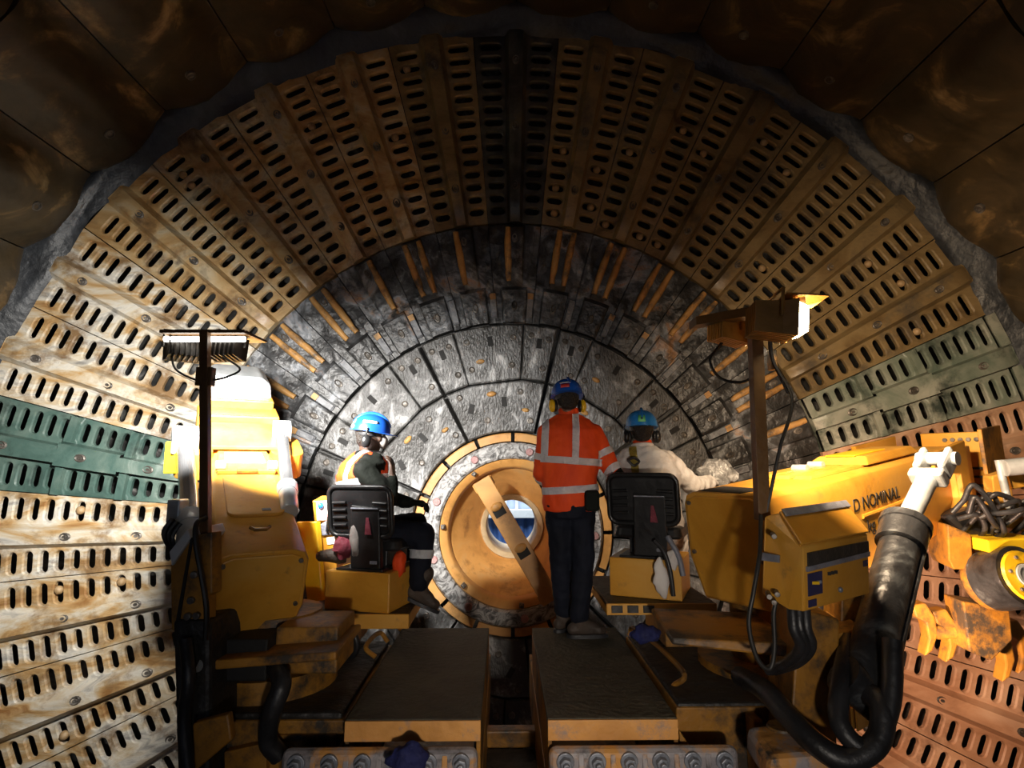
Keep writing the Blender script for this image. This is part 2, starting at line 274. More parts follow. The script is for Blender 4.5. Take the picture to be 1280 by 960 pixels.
def sm(x): x = max(0, min(1, x)); return x * x * (3 - 2 * x)
NS = 14
def grate_mesh(seed, pockets=False):
    rnd = random.Random(seed); bm = bmesh.new()
    PE = 4.94; r_in, r_out = R_G + 0.012, R_OUT
    def V(r, ph, h): return bm.verts.new(pol(r, ph, h))
    def face(vs):
        try: bm.faces.new(vs)
        except ValueError: pass
    s0, s1 = r_in + 0.07, r_out - 0.10
    edges = [r_in]
    groups = [4, 4, 6]
    cells = []                                   # (ra, rb, is_slot, group)
    if pockets:
        gap = 0.075; pitch = (s1 - s0 - gap * 2) / NS; r = s0; cells.append((r_in, s0, False, 0))
        for gi, g in enumerate(groups):
            for k in range(g): cells.append((r, r + pitch, True, gi)); r += pitch
            if gi < 2: cells.append((r, r + gap, False, gi)); r += gap
        cells.append((s1, r_out, False, 2))
    else:
        pitch = (s1 - s0) / NS; cells.append((r_in, s0, False, 0))
        for k in range(NS): cells.append((s0 + k * pitch, s0 + (k + 1) * pitch, True, 0))
        cells.append((s1, r_out, False, 0))
    Hl = 0.10; base = 0.03
    rough = {}
    def wob(r, ph): return 0.012 * noise.noise(Vector((r * 2.3, ph * 0.9, seed * 3.1)))
    for (ra, rb, slot, gi) in cells:
        L = 1.42 if not pockets else (1.15, 1.6, 1.2)[gi]
        flat_h = base if slot or not pockets else base + 0.05
        for sgn in (-1, 1):
            pa, pb = (L, PE) if sgn > 0 else (-PE, -L)
            pc = sgn * 3.08
            if not slot:
                face([V(ra, pa, flat_h), V(ra, pb, flat_h), V(rb, pb, flat_h), V(rb, pa, flat_h)])
                if pockets and ra > r_in + 0.01 and rb < r_out - 0.01:
                    for rr in (ra, rb): face([V(rr, pa, base), V(rr, pb, base), V(rr, pb, flat_h), V(rr, pa, flat_h)])
                continue
            rc = (ra + rb) / 2; hw = 0.27 * (rb - ra); hl = 1.26 * rnd.uniform(0.94, 1.04)
            cut = max(0.3, hl - math.degrees(hw / rc))
            rect = [(pc + cut, ra), (pb, ra), (pb, ra + (rb - ra) * .33), (pb, rc), (pb, rc), (pb, ra + (rb - ra) * .67), (pb, rb), (pc + cut, rb),
                    (pc - cut, rb), (pa, rb), (pa, ra + (rb - ra) * .67), (pa, rc), (pa, rc), (pa, ra + (rb - ra) * .33), (pa, ra), (pc - cut, ra)]
            def stad(k):
                out = []
                for i in range(8):
                    t = -math.pi / 2 + math.pi * i / 7; out.append((pc + cut + math.degrees(hw * k * math.cos(t) / rc), rc + hw * k * math.sin(t)))
                for i in range(8):
                    t = math.pi / 2 + math.pi * i / 7; out.append((pc - cut + math.degrees(hw * k * math.cos(t) / rc), rc + hw * k * math.sin(t)))
                return out
            rings = [[V(r, p, base) for p, r in rect], [V(r, p, base + wob(r, p) * .3) for p, r in stad(1.28)], [V(r, p, base - 0.014) for p, r in stad(1.0)],
                     [V(r, p, base - 0.055) for p, r in stad(1.06)]]
            for a, b in zip(rings[:-1], rings[1:]):
                for i in range(16): face([a[i], a[(i + 1) % 16], b[(i + 1) % 16], b[i]])
    bmesh.ops.remove_doubles(bm, verts=bm.verts, dist=4e-4); cellv = set(bm.verts)
    for (ra, rb, slot, gi) in cells:
        L = 1.42 if not pockets else (1.15, 1.6, 1.2)[gi]
        us = [-1, -0.86, -0.6, -0.3, 0, 0.3, 0.6, 0.86, 1]
        def lh(u, r):
            e = sm((r - r_in) / 0.10) * sm((r_out - r) / 0.16)
            lo = base if not pockets else base
            s = sm((1 - abs(u)) / 0.42) if not pockets else (0 if abs(u) > 0.99 else 1)
            return lo + s * Hl * (0.35 + 0.65 * e) + wob(r, u * 2)
        for ua, ub in zip(us[:-1], us[1:]):
            hs = [lh(u, r) if abs(u) < 0.99 else base for u, r in ((ua, ra), (ub, ra), (ub, rb), (ua, rb))]
            face([V(ra, ua * L, hs[0]), V(ra, ub * L, hs[1]), V(rb, ub * L, hs[2]), V(rb, ua * L, hs[3])])
    bmesh.ops.remove_doubles(bm, verts=[v for v in bm.verts if v not in cellv], dist=4e-4)
    for p in (-PE, PE): face([V(r_in, p, base), V(r_out, p, base), V(r_out, p, -0.09), V(r_in, p, -0.09)])
    for r in (r_in, r_out):
        ps = [-PE, -1.42, -0.9, 0.9, 1.42, PE]
        for a, b in zip(ps[:-1], ps[1:]): face([V(r, a, base + (0.04 if abs(a) < 1 else 0)), V(r, b, base + (0.04 if abs(b) < 1 else 0)), V(r, b, -0.09), V(r, a, -0.09)])
    bmesh.ops.recalc_face_normals(bm, faces=bm.faces)
    for f in bm.faces:
        if f.normal.y > 0.3: f.normal_flip()
    me = bpy.data.meshes.new('grate_plate'); bm.to_mesh(me); bm.free(); me.materials.append(M_OCHRE); shade(me, 38); return me
GRATES = [grate_mesh(s) for s in range(3)]; GRATE_P = grate_mesh(9, True)
bolt_me = MB().lathe([(0.001, 0.012), (0.02, 0.014), (0.024, 0.004), (0.034, 0.006), (0.046, 0.014), (0.058, 0.006), (0.060, -0.03)], (0, 0, 0), (0, -1, 0), 12).mesh('bolt', M_BOLT, 35)
sbolt_me = MB().lathe([(0.001, 0.000), (0.022, 0.002), (0.026, 0.014), (0.036, 0.010), (0.038, -0.02)], (0, 0, 0), (0, -1, 0), 10).mesh('bolt', M_BOLT, 35)
WALLA = math.atan(TA)
for i in range(-13, 14):
    ph = i * 10 + 0.3
    pk = i in (-8, 7)
    mat = M_OCHRE  # cream, sand, ochre, clay: tones carry lamplight and dimness besides staining
    if i == -8: mat = M_GREEN
    elif i == 7: mat = M_SAGE
    elif i == 0: mat = M_SLATE
    elif i <= -6: mat = M_CREAM
    elif i <= -2: mat = M_SAND
    elif i >= 8: mat = M_CORAL
    g = inst(GRATE_P if pk else GRATES[i % 3], 'grate_plate', wall, (0, 0, 0), (0, rad(ph), 0), mat)
    for r in (3.86, 4.52, 5.26):
        p = pol(r, 0, 0.125); b = inst(bolt_me, 'bolt', g, p); b.scale = (0.72, 1, 1)

def sector(name, phis, rin, rout, ts, hf, skirt=0.09, mat=M_DARK, ang=30):
    """height-field plate: phis degrees, rin/rout functions of phi, ts 0..1 radial fractions, hf(phi, r, t)"""
    vs = []; fs = []; n = len(ts)
    for p in phis:
        for t in ts:
            r = rin(p) + (rout(p) - rin(p)) * t; vs.append(pol(r, p, hf(p, r, t)))
    for i in range(len(phis) - 1):
        for j in range(n - 1): fs.append((i * n + j, (i + 1) * n + j, (i + 1) * n + j + 1, i * n + j + 1))
    m = MB().add(vs, fs)
    loop = [i * n for i in range(len(phis))] + [(len(phis) - 1) * n + j for j in range(1, n)] + [i * n + n - 1 for i in range(len(phis) - 2, -1, -1)] + [j for j in range(n - 2, 0, -1)]
    rim = [vs[k] for k in loop]; low = [Vector((p.x, p.y + skirt, p.z)) for p in rim]; k = len(loop)
    m.add(rim + low, [(i, (i + 1) % k, k + (i + 1) % k, k + i) for i in range(k)])
    bm = bmesh.new(); me = m.mesh(name, mat); bm.from_mesh(me); bmesh.ops.remove_doubles(bm, verts=bm.verts, dist=1e-4); bmesh.ops.recalc_face_normals(bm, faces=bm.faces); bm.to_mesh(me); bm.free()
    shade(me, ang); return me

# ---- ring of dark lifter plates
def h2(seed):
    def hf(p, r, t):
        h = 0.03 + 0.012 * noise.noise(Vector((r * 5, p, seed * 7.7)))
        if t > 0.36: h += 0.055 * sm((1.95 - abs(p)) / 0.5) * sm((t - 0.36) / 0.08) * sm((1.0 - t) / 0.05)
        else: h += 0.06 * sm((3.1 - abs(p)) / 0.25) * sm((0.37 - t) / 0.05)
        if t > 0.36 and abs(p) > 3.2: h += 0.02 * math.sin(t * 17 + seed) * sm((abs(p) - 3.2) / 0.8)
        return h
    return hf
ph2 = [-4.92, -4.4, -3.6, -3.15, -2.9, -2.4, -2.0, -1.6, -1.2, -0.6, 0, 0.6, 1.2, 1.6, 2.0, 2.4, 2.9, 3.15, 3.6, 4.4, 4.92]
ts2 = [0, 0.03, 0.10, 0.18, 0.26, 0.32, 0.345, 0.37, 0.40, 0.45, 0.52, 0.60, 0.68, 0.76, 0.84, 0.91, 0.96, 1.0]
LIFT = [sector('lifter_plate', ph2, lambda p: R_23 + 0.012, lambda p: R_G - 0.008, ts2, h2(s)) for s in range(4)]
def bar_mesh(seed):
    rnd = random.Random(seed); pts = []; rs = []
    for k in range(9):
        t = k / 8; r = 2.80 + t * 0.60; rs.append(0.028 + 0.012 * math.sin(math.pi * t) + rnd.uniform(-0.003, 0.003)); pts.append(pol(r, 1.35 + rnd.uniform(-.07, .07), 0.085))
    return MB().tube(pts, rs, 8).mesh('wear_bar', M_BAR, 60)
BARS = [bar_mesh(s) for s in range(3)]
ins_me = sector('insert_block', [-0.85, -0.7, 0, 0.7, 0.85], lambda p: 2.40, lambda p: 2.68, [0, .06, .5, .94, 1], lambda p, r, t: 0.075 - (0.02 if abs(p) > .8 or t in (0, 1) else 0), mat=M_INSERT)
chip_me = sector('orange_chip', [-0.7, 0, 0.7], lambda p: 2.60, lambda p: 2.665, [0, .5, 1], lambda p, r, t: 0.088, skirt=0.03, mat=M_BAR)
for i in range(36):
    ph = i * 10 + 0.3
    g = inst(LIFT[(i * 7) % 4], 'lifter_plate', wall, rot=(0, rad(ph), 0))
    for k, s in enumerate((1, -1)):
        if (i * 5 + k * 3) % 7 == 0: continue
        b = inst(BARS[(i + k) % 3], 'wear_bar', g); 
        if s < 0: b.rotation_euler = (0, rad(-2.7), 0)
    for r, h in ((2.52, 0.092), (3.28, 0.088)):
        b = inst(sbolt_me, 'bolt', g, pol(r, 0, h)); b.scale = (0.9, 1, 1.5)
    x = inst(ins_me, 'insert_block', g, rot=(0, rad(4.0 + (i % 3) * .35), 0))
    if i % 3 != 1: inst(chip_me, 'orange_chip', g, rot=(0, rad(4.0 + (i % 3) * .35), 0))

# ---- ring of flat plates (10 / 20 / 10 degrees per 40-degree sector) and the large inner plates
SEAM = -27.0
def chord(a, b, R):
    am, hw = (a + b) / 2, (b - a) / 2
    return lambda p: R * math.cos(rad(hw)) / math.cos(rad(p - am))
def flat_plate(name, a, b, rin, rout, mat, th=0.06, seed=0, ga=0.25, gb=0.25):
    a2, b2 = a + ga, b - gb; n = max(5, int((b2 - a2) / 2.5))
    ps = [a2, a2 + 0.35] + [a2 + 0.35 + (b2 - a2 - 0.7) * k / n for k in range(1, n)] + [b2 - 0.35, b2]
    ts = [0, 0.025, 0.2, 0.4, 0.6, 0.8, 0.975, 1]
    hf = lambda p, r, t: th - (0.014 if (t in (0, 1) or p in (a2, b2)) else 0) + 0.010 * noise.noise(Vector((p * .25, r * 4, seed)))
    return sector(name, ps, rin, rout, ts, hf, mat=mat)
def plug(parent, r, ph, h, kind='bolt', s=1.0, turn=0):
    if kind == 'bolt':
        b = inst(sbolt_me, 'bolt', parent, pol(r, ph, h)); b.scale = (s, 1, s); return b
    b = inst(slot_me if kind == 'slot' else slug_me, 'lifting_slot' if kind == 'slot' else 'orange_chip', parent, pol(r, ph, h), (0, rad(ph + turn), 0)); b.scale = (s, 1, s); return b
sm_ = MB(); sm_.prism([(-.028, -.012, -.055), (.028, -.012, -.055), (.028, -.012, .055), (-.028, -.012, .055)], [(-.028, .05, -.055), (.028, .05, -.055), (.028, .05, .055), (-.028, .05, .055)])
slot_me = sm_.mesh('lifting_slot', M_HOLE)
sm_ = MB(); sm_.ball((0, 0, 0), (0.055, 0.02, 0.03), 10, 6); slug_me = sm_.mesh('orange_chip', M_BAR, 60)
for k in range(9):
    b0 = SEAM + 40 * k
    for j, (a, b) in enumerate(((0, 10), (10, 30), (30, 40))):
        a, b = b0 + a, b0 + b
        g = inst(flat_plate('flat_plate', a, b, chord(a, b, R_34), lambda p: R_23 - 0.012, M_GREY, seed=k * 3 + j, ga=0.55 if j == 0 else 0.15, gb=0.55 if j == 2 else 0.15), 'flat_plate', wall)
        mid = (a + b) / 2
        if j == 1:
            plug(g, 2.14, mid, 0.06, 'slot'); plug(g, 1.93, mid - 4, 0.065, 'chip', 0.9)
            for dp, r in ((-7, 2.17), (7, 2.17), (6.5, 1.86), (-7.5, 1.86)): plug(g, r, mid + dp, 0.062)
        else:
            plug(g, 2.12, mid, 0.06, 'slot'); plug(g, 2.2, mid - 2.6, 0.062); plug(g, 2.18, mid + 2.6, 0.062); plug(g, 1.85, mid + 2.4, 0.062)
    a, b = b0, b0 + 40
    def rout(p, b0=b0):
        for x, y in ((0, 10), (10, 30), (30, 40)):
            if p <= b0 + y + 1e-6: return chord(b0 + x, b0 + y, R_34 - 0.02)(p)
        return R_34 - 0.02
    g = inst(flat_plate('inner_plate', a, b, lambda p: 1.12, rout, M_GREY, th=0.075, seed=k + 50, ga=0.7, gb=0.7), 'inner_plate', wall)
    plug(g, 1.45, b0 + 23, 0.075, 'slot'); plug(g, 1.44, b0 + 8, 0.075, 'slot', turn=30); plug(g, 1.55, b0 + 18, 0.082, 'chip', 1.0); plug(g, 1.36, b0 + 33, 0.082, 'chip', 0.8)
    for dp, r in ((5, 1.6), (14, 1.27), (30, 1.56), (36, 1.25)): plug(g, r, b0 + dp, 0.077)

# ---- steel behind the grates, filler ring in the corner, mill casing
MB().lathe([(1.0, YW(1.0) + 0.10), (3.4, YW(3.4) + 0.10), (3.46, YW(3.46) + 0.42), (5.99, YW(5.6) + 0.42)], (0, 0, 0), (0, 1, 0), 72).build('pulp_lifter_backing', M_BACK, wall, 40, world=False)
fr = MB(); prof_n = 10; vs = []; cnt = 216
for k in range(cnt):
    ph = 360 * k / cnt
    for j in range(prof_n):
        t = j / (prof_n - 1)
        r = 5.60 + 0.33 * t; y = YW(5.6) - 0.02 - 0.16 * sm(t) - 0.04 * math.sin(t * math.pi)
        nn = noise.noise(Vector((math.sin(rad(ph)) * 9, math.cos(rad(ph)) * 9, t * 2)))
        vs.append(Vector(((r + nn * 0.06) * math.sin(rad(ph)), y - abs(nn) * 0.07, (r + nn * 0.06) * math.cos(rad(ph)))))
fr.add(vs, [(k * prof_n + j, ((k + 1) % cnt) * prof_n + j, ((k + 1) % cnt) * prof_n + j + 1, k * prof_n + j + 1) for k in range(cnt) for j in range(prof_n - 1)])
fr.build('filler_ring', M_FILL, wall, 60, world=False)

shell = thing('wall_shell', 'dark curved shell of the mill lined with worn steel plates', None, (AX, 0, AZ), kind='structure')
MB().lathe([(5.99, -3.6), (5.99, 6.6)], (0, 0, 0), (0, 1, 0), 72).build('shell_casing', M_SHELL, shell, 60, world=False)
def shell_mesh(ya, yb, seed, endround):
    vs = []; nphi = 15; ny = 12; rings = []
    for j in range(ny):
        t = j / (ny - 1); g = []
        for i in range(nphi):
            p = -4.93 + 9.86 * i / (nphi - 1); u = p / 4.93
            yend = yb - (0.13 * abs(u) ** 3 + 0.03 * noise.noise(Vector((p, seed, 1))) if endround else 0)
            y = ya + (yend - ya) * t
            h = 0.16 + 0.12 * sm((1 - abs(u + 0.1)) / 0.75) + 0.03 * noise.noise(Vector((p * .5, y * 1.5, seed)))
            if endround: h *= 1 - 0.40 * sm((t - 0.90) / 0.10)
            r = 5.98 - h
            g.append(Vector((r * math.sin(rad(p)), y, r * math.cos(rad(p)))))
        rings.append(g)
    m = MB(); m.add([q for g in rings for q in g], [(j * nphi + i, j * nphi + i + 1, (j + 1) * nphi + i + 1, (j + 1) * nphi + i) for j in range(ny - 1) for i in range(nphi - 1)])
    for g in (rings[0], rings[-1], [x[0] for x in rings], [x[-1] for x in rings]):
        low = []
        for q in g:
            rr = math.hypot(q.x, q.z); low.append(Vector((q.x * 5.985 / rr, q.y, q.z * 5.985 / rr)))
        k = len(g); m.add(g + low, [(i, i + 1, k + i + 1, k + i) for i in range(k - 1)])
    return m.mesh('shell_plate', M_SHELL, 45)
rowsY = [(4.05, 5.93, True), (2.0, 4.02, False), (-0.1, 1.97, False), (-2.2, -0.13, False)]
shbolt = MB().lathe([(0.001, 0.0), (0.03, 0.004), (0.034, 0.016), (0.05, 0.012), (0.056, -0.03)], (0, 0, 0), (0, 0, -1), 10).mesh('bolt', M_BOLT, 35)
for ri, (ya, yb, er) in enumerate(rowsY):
    variants = [shell_mesh(ya, yb, ri * 10 + s, er) for s in range(3)]
    for i in range(-13, 14):
        if ri == 3 and abs(i) > 10: continue
        g = inst(variants[i % 3], 'shell_plate', shell, rot=(0, rad(i * 10 + 5.3), 0))
        if ri < 2:
            for fy in (0.72,): inst(shbolt, 'bolt', g, (-0.05, ya + (yb - ya) * fy, 5.98 - 0.285))

feed = thing('wall_front', 'dark feed end wall with a wide round opening', None, (AX, -3.6, AZ), kind='structure')
MB().lathe([(5.99, 0.0), (2.5, -0.25), (2.45, -0.3), (2.45, -0.8)], (0, 0, 0), (0, 1, 0), 64).build('feed_head', M_SHELL, feed, 40, world=False)

# ---- grinding balls wedged in grate slots
rnd = random.Random(4)
pit = (R_OUT - 0.10 - R_G - 0.012 - 0.07) / NS
spots = [(-4, -1, 12.5), (-4, -1, 11), (-3, 1, 10), (-2, 1, 7), (-1, -1, 12), (1, -1, 2), (1, -1, 5), (1, -1, 0), (1, 1, 1), (1, 1, 4), (2, -1, 6), (2, 1, 9), (2, -1, 0), (3, 1, 11), (3, -1, 8), (4, -1, 10), (4, 1, 3),
         (6, 1, 9), (6, -1, 10), (5, 1, 9), (3, -1, 0), (2, 1, 0), (-9, 1, 6), (-10, 1, 7), (-10, 1, 3), (-11, -1, 8)]
ball_me = MB().ball((0, 0, 0), 0.043, 14, 9).mesh('grinding_ball', M_BALL, 80)
for i, s, k in spots:
    r = R_G + 0.082 + pit * (int(k) + 0.5); p = pol(r, i * 10 + 0.3 + s * 3.08 + rnd.uniform(-.4, .4), 0.018) + Vector((AX, 0, AZ))
    b = bpy.data.objects.new('grinding_ball', ball_me); link(b); b.location = p
    tag(b, 'tan steel grinding ball wedged in a slot of the end wall', 'ball', 'grinding balls stuck in the grate slots')

# ================================================================== TRUNNION OPENING
TY = YW(1.0)                               # wall depth at the opening
tr = thing('trunnion_liner', 'round orange discharge opening with grey fibrous ring in the middle of the wall', 'trunnion opening', (AX, TY, AZ))
def rlath(name, prof, mat, par=tr, n=64, **k): return MB().lathe(prof, (0, 0, 0), (0, 1, 0), n, **k).build(name, mat, par, 40, world=False)
for k in range(16):
    a = 2 * math.pi * k / 16
    MB().lathe([(1.00, 0.03), (1.005, -0.085), (1.09, -0.085), (1.10, -0.07), (1.10, 0.05)], (0, 0, 0), (0, 1, 0), 6, a + 0.02, a + 2 * math.pi / 16 - 0.02).build('ring_segment', M_TORANGE, tr, 30, world=False)
rlath('rubber_ring', [(0.985, 0.05), (0.99, -0.11), (0.965, -0.14), (0.835, -0.15), (0.812, -0.13), (0.80, 0.02)], M_RUBBER)
rlath('lip', [(0.815, -0.09), (0.80, -0.105), (0.73, -0.075), (0.715, -0.05), (0.70, 0.02), (0.69, 0.10)], M_TORANGE)
rlath('cone', [(0.70, 0.04), (0.68, 0.06), (0.45, 0.52), (0.385, 0.60)], M_TORANGE)
rlath('pipe_end', [(0.385, 0.60), (0.375, 0.57), (0.325, 0.59), (0.312, 0.61), (0.31, 1.3)], M_TAN)
rlath('outer_drum', [(1.10, 0.02), (1.15, 0.20), (0.9, 1.3), (0.31, 1.3)], M_BACK)
for k in range(9):
    a = math.radians(k * 40 + 12)
    o = MB().lathe([(0.001, 0.022), (0.035, 0.02), (0.045, 0.0)], (0.90 * math.sin(a), -0.15, 0.90 * math.cos(a)), (0, -1, 0), 12).build('plug', M_REDBALL, tr, 50, world=False)
for k in range(7):
    a = math.radians(k * 51 + 20)
    m = MB(); m.box((0.77 * math.sin(a), -0.10, 0.77 * math.cos(a)), (0.05, 0.07, 0.05), Matrix.Rotation(-a, 3, 'Y')); m.cyl((0.77 * math.sin(a), -0.11, 0.77 * math.cos(a)), (0.77 * math.sin(a), -0.16, 0.77 * math.cos(a)), 0.02, 8)
    m.build('clamp_lug', M_BOLT, tr, world=False, bevel=0.006)
# diagonal brace beam across the opening, with two lifting pockets
a = at(601, 600, TY - 0.19); b_ = at(690, 752, TY - 0.19)
br = thing('brace_beam', 'flat orange steel beam bolted diagonally across the round opening', 'beam', b_)
d = (a - b_).normalized(); s = d.cross(Vector((0, 1, 0))).normalized()
def beamseg(m, t0, t1, wd, y0, y1):
    L = (a - b_).length
    q = [b_ + d * (L * t) + s * (wd * sg) for t, sg in ((t0, -1), (t0, 1), (t1, 1), (t1, -1))]
    m.prism([p + Vector((0, y0, 0)) for p in q], [p + Vector((0, y1, 0)) for p in q])
m = MB(); beamseg(m, 0.0, 1.0, 0.105, 0, 0.06); m.build('beam_body', M_TORANGE, br, bevel=0.008)
for t in (0.36, 0.70):
    m = MB(); beamseg(m, t, t + 0.06, 0.065, -0.008, 0.03); m.build('lifting_pocket', M_HOLE, br, bevel=0.004)
    m = MB(); L = (a - b_).length; m.ball(b_ + d * (L * (t + 0.075)) + Vector((0, -0.01, 0)), (0.07, 0.03, 0.045), 12, 8, Matrix.Rotation(math.atan2(s.z, s.x) * -1, 3, 'Y')); m.build('pocket_lip', M_TORANGE, br, 60)
for t in (0.04, 0.96):
    m = MB(); beamseg(m, t - 0.035, t + 0.035, 0.12, 0.055, 0.10); m.build('end_foot', M_TORANGE, br, bevel=0.01)
# daylight yard seen through the pipe
yard = thing('wall_outside', 'blue corrugated sheet wall with white framing seen through the opening', None, (0, 11.5, 0), kind='structure')
m = MB(); xs = [(-2.2 + 0.05 * k) for k in range(89)]
m.prism([(x, 11.5 + (0.03 if k % 4 < 2 else -0.03), -1.8) for k, x in enumerate(xs)] + [(2.2, 11.62, -1.8), (-2.2, 11.62, -1.8)], [(x, 11.5 + (0.03 if k % 4 < 2 else -0.03), 0.16) for k, x in enumerate(xs)] + [(2.2, 11.62, 0.16), (-2.2, 11.62, 0.16)])
m.build('corrugated_sheet', M_CORR, yard)
MB().bb(-2.2, 2.2, 11.3, 11.5, 0.14, 0.30).build('white_beam', M_WHITEP, yard, bevel=0.01)
MB().bb(-2.2, 2.2, 11.55, 11.65, 0.28, 2.2).build('white_cladding', worn('cladding_pale', [(0.3, (0.42, 0.52, 0.68)), (0.7, (0.58, 0.66, 0.80))], scale=2, rough=0.6, bump=0.05), yard, bevel=0.01)
for x in (-1.1, -0.45, 0.0, 0.22, 0.9): MB().bb(x, x + 0.06, 11.45, 11.55, 0.28, 2.2).build('window_frame', M_WHITEP, yard)
MB().bb(-2.2, 2.2, 11.45, 11.54, 0.62, 0.66).build('window_frame', M_WHITEP, yard)
MB().bb(-3, 3, 8.6, 14, -2.0, -1.85).build('yard_floor', M_DECK, yard)
dl = bpy.data.lights.new('yard_daylight', 'AREA'); dl.energy = 420; dl.size = 3.0; dl.color = (0.80, 0.90, 1.0)
dlo = bpy.data.objects.new('yard_daylight', dl); link(dlo); dlo.location = (0, 9.6, 3.6); dlo.rotation_euler = (rad(35), 0, 0)

# ================================================================== LAMP POSTS
def area_lamp(name, loc, direction, size, watts, col, spread=160):
    l = bpy.data.lights.new(name, 'AREA'); l.shape = 'RECTANGLE'; l.size = size[0]; l.size_y = size[1]; l.energy = watts; l.color = col; l.spread = rad(spread)
    o = bpy.data.objects.new(name, l); link(o); o.location = loc
    o.rotation_euler = Vector(direction).to_track_quat('-Z', 'Y').to_euler(); return o
def frame_of(direction, up=(0, 0, 1)):
    f = Vector(direction).normalized(); r = f.cross(Vector(up)).normalized(); u = r.cross(f); return r, f, u
M_LENSW = emis('lens_white', (1.0, 0.95, 0.85), 30.0)
M_LENSY = emis('lens_warm', (1.0, 0.80, 0.50), 30.0)
def flood(parent, c, direction, size, body_mat, lens_mat, depth=0.12, fins=True, bulge=0.006):
    """floodlight head: finned body (part), lens and bracket (sub-parts)"""
    r, f, u = frame_of(direction); wd, ht = size; c = Vector(c)
    def q(x, y, z): return c + r * x + f * y + u * z
    m = MB()
    m.prism([q(-wd * .36, -depth, -ht * .34), q(wd * .36, -depth, -ht * .34), q(wd * .36, -depth, ht * .34), q(-wd * .36, -depth, ht * .34)],
            [q(-wd * .5, 0, -ht * .5), q(wd * .5, 0, -ht * .5), q(wd * .5, 0, ht * .5), q(-wd * .5, 0, ht * .5)])
    if fins:
        for k in range(7):
            x = -wd * .42 + wd * .84 * k / 6
            m.prism([q(x - .004, -depth * 1.25, -ht * .44), q(x + .004, -depth * 1.25, -ht * .44), q(x + .004, -depth * 1.25, ht * .40), q(x - .004, -depth * 1.25, ht * .40)],
                    [q(x - .004, -.01, -ht * .5), q(x + .004, -.01, -ht * .5), q(x + .004, -.01, ht * .46), q(x - .004, -.01, ht * .46)])
    b = m.build('lamp_housing', body_mat, parent)
    l = MB(); l.prism([q(-wd * .45, .001, -ht * .43), q(wd * .45, .001, -ht * .43), q(wd * .45, .001, ht * .43), q(-wd * .45, .001, ht * .43)],
                      [q(-wd * .36, bulge, -ht * .34), q(wd * .36, bulge, -ht * .34), q(wd * .36, bulge, ht * .34), q(-wd * .36, bulge, ht * .34)])
    l.build('lens', lens_mat, b)
    y = MB(); y.tube([q(-wd * .53, -depth * .5, 0), q(-wd * .53, -depth * .5, ht * .75), q(wd * .53, -depth * .5, ht * .75), q(wd * .53, -depth * .5, 0)], 0.008, 6)
    y.build('yoke', body_mat, b)
    return q(0, bulge + 0.012, 0)

# left post
PB = at(257, 700, 3.0); PT = at(256.5, 414, 3.05)
lp = thing('lamp_post', 'brown lamp post with two white floodlights beside the pale boom', 'lamp', PB)
m = MB(); m.ext([PB + Vector((x, y, 0)) for x, y in ((-.022, -.022), (.022, -.022), (.022, .022), (-.022, .022))], PT - PB); m.build('post', M_POST, lp, bevel=0.003)
a, b_ = at(203, 416, 3.07), at(308, 416, 3.07)
m = MB(); m.ext([a + Vector((0, y, z)) for y, z in ((-.03, -.006), (.28, .004), (.28, .016), (-.03, .012))], b_ - a); m.build('crossbar', M_POST, lp, bevel=0.002)
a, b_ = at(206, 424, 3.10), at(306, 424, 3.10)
m = MB(); m.tube([a, b_], 0.016, 10); m.build('glare_tube', emis('glare_white', (1.0, 0.95, 0.85), 7.0), lp, 60)  # added glowing tube standing in for the glare under the crossbar
m = MB(); m.box(at(257, 471, 3.05), (0.085, 0.05, 0.10)); m.build('junction_box', M_POST, lp, bevel=0.004)
LL = []
for u, dx in ((228, -0.80), (290, 0.12)):
    c = at(u, 439, 3.22)
    LL.append((flood(lp, c, (dx, 1, -0.14), (0.19, 0.13), M_LAMPB, M_LENSW, 0.09), (dx, 1, (-0.28 if dx < 0 else -0.36))))
    m = MB(); e = at(257, 473, 3.05); m.tube(spline([c + Vector((0, -.10, -.05)), at(u + (-8 if u < 257 else 10), 462, 3.1), at((u + 257) / 2, 474, 3.06), e], 6), 0.006, 6); m.build('lamp_cable', M_CABLE, lp)
for k, (p, dr) in enumerate(LL): area_lamp('left_flood', p, dr, (0.17, 0.11), LEFT_LAMP_W * (1.0, 0.78)[k], LEFT_LAMP_C, (100, 86)[k])

# right post
PB = at(953, 650, 2.72); PT = at(943, 398, 2.75)
rp = thing('lamp_post', 'orange lamp post with two glowing warm floodlights beside the long boom', 'lamp', PB)
m = MB(); m.ext([PB + Vector((x, y, 0)) for x, y in ((-.028, -.028), (.028, -.028), (.028, .028), (-.028, .028))], PT - PB); m.build('post', M_POST, rp, bevel=0.003)
a, b_ = at(868, 403, 2.95), at(1003, 379, 2.55)
m = MB(); m.ext([a + Vector((0, y, z)) for y, z in ((-.03, -.02), (.09, -.02), (.09, .025), (-.03, .025))], b_ - a); m.build('crossbar', M_POST, rp, bevel=0.002)
m = MB(); m.box(at(965, 450, 2.78), (0.03, 0.05, 0.10)); m.build('junction_box', M_YDIRT, rp, bevel=0.004)
RL = []
M_LAMPO = worn('lamp_orange', [(0.3, (0.32, 0.14, 0.02)), (0.7, (0.50, 0.24, 0.04))], scale=6, rough=0.4, bump=0.1)
for (u, v, Y), dr, sz in (((930, 419, 2.95), (1, 0.35, -0.10), (0.13, 0.12)), ((990, 402, 2.60), (1, -0.15, -0.10), (0.19, 0.17))):
    c = at(u, v, Y)
    RL.append((flood(rp, c, dr, sz, M_LAMPO, M_LENSY, 0.15, bulge=0.05), dr, sz))
m = MB()
c = at(990, 402, 2.60); r, f, u_ = frame_of((1, -0.15, -0.10))
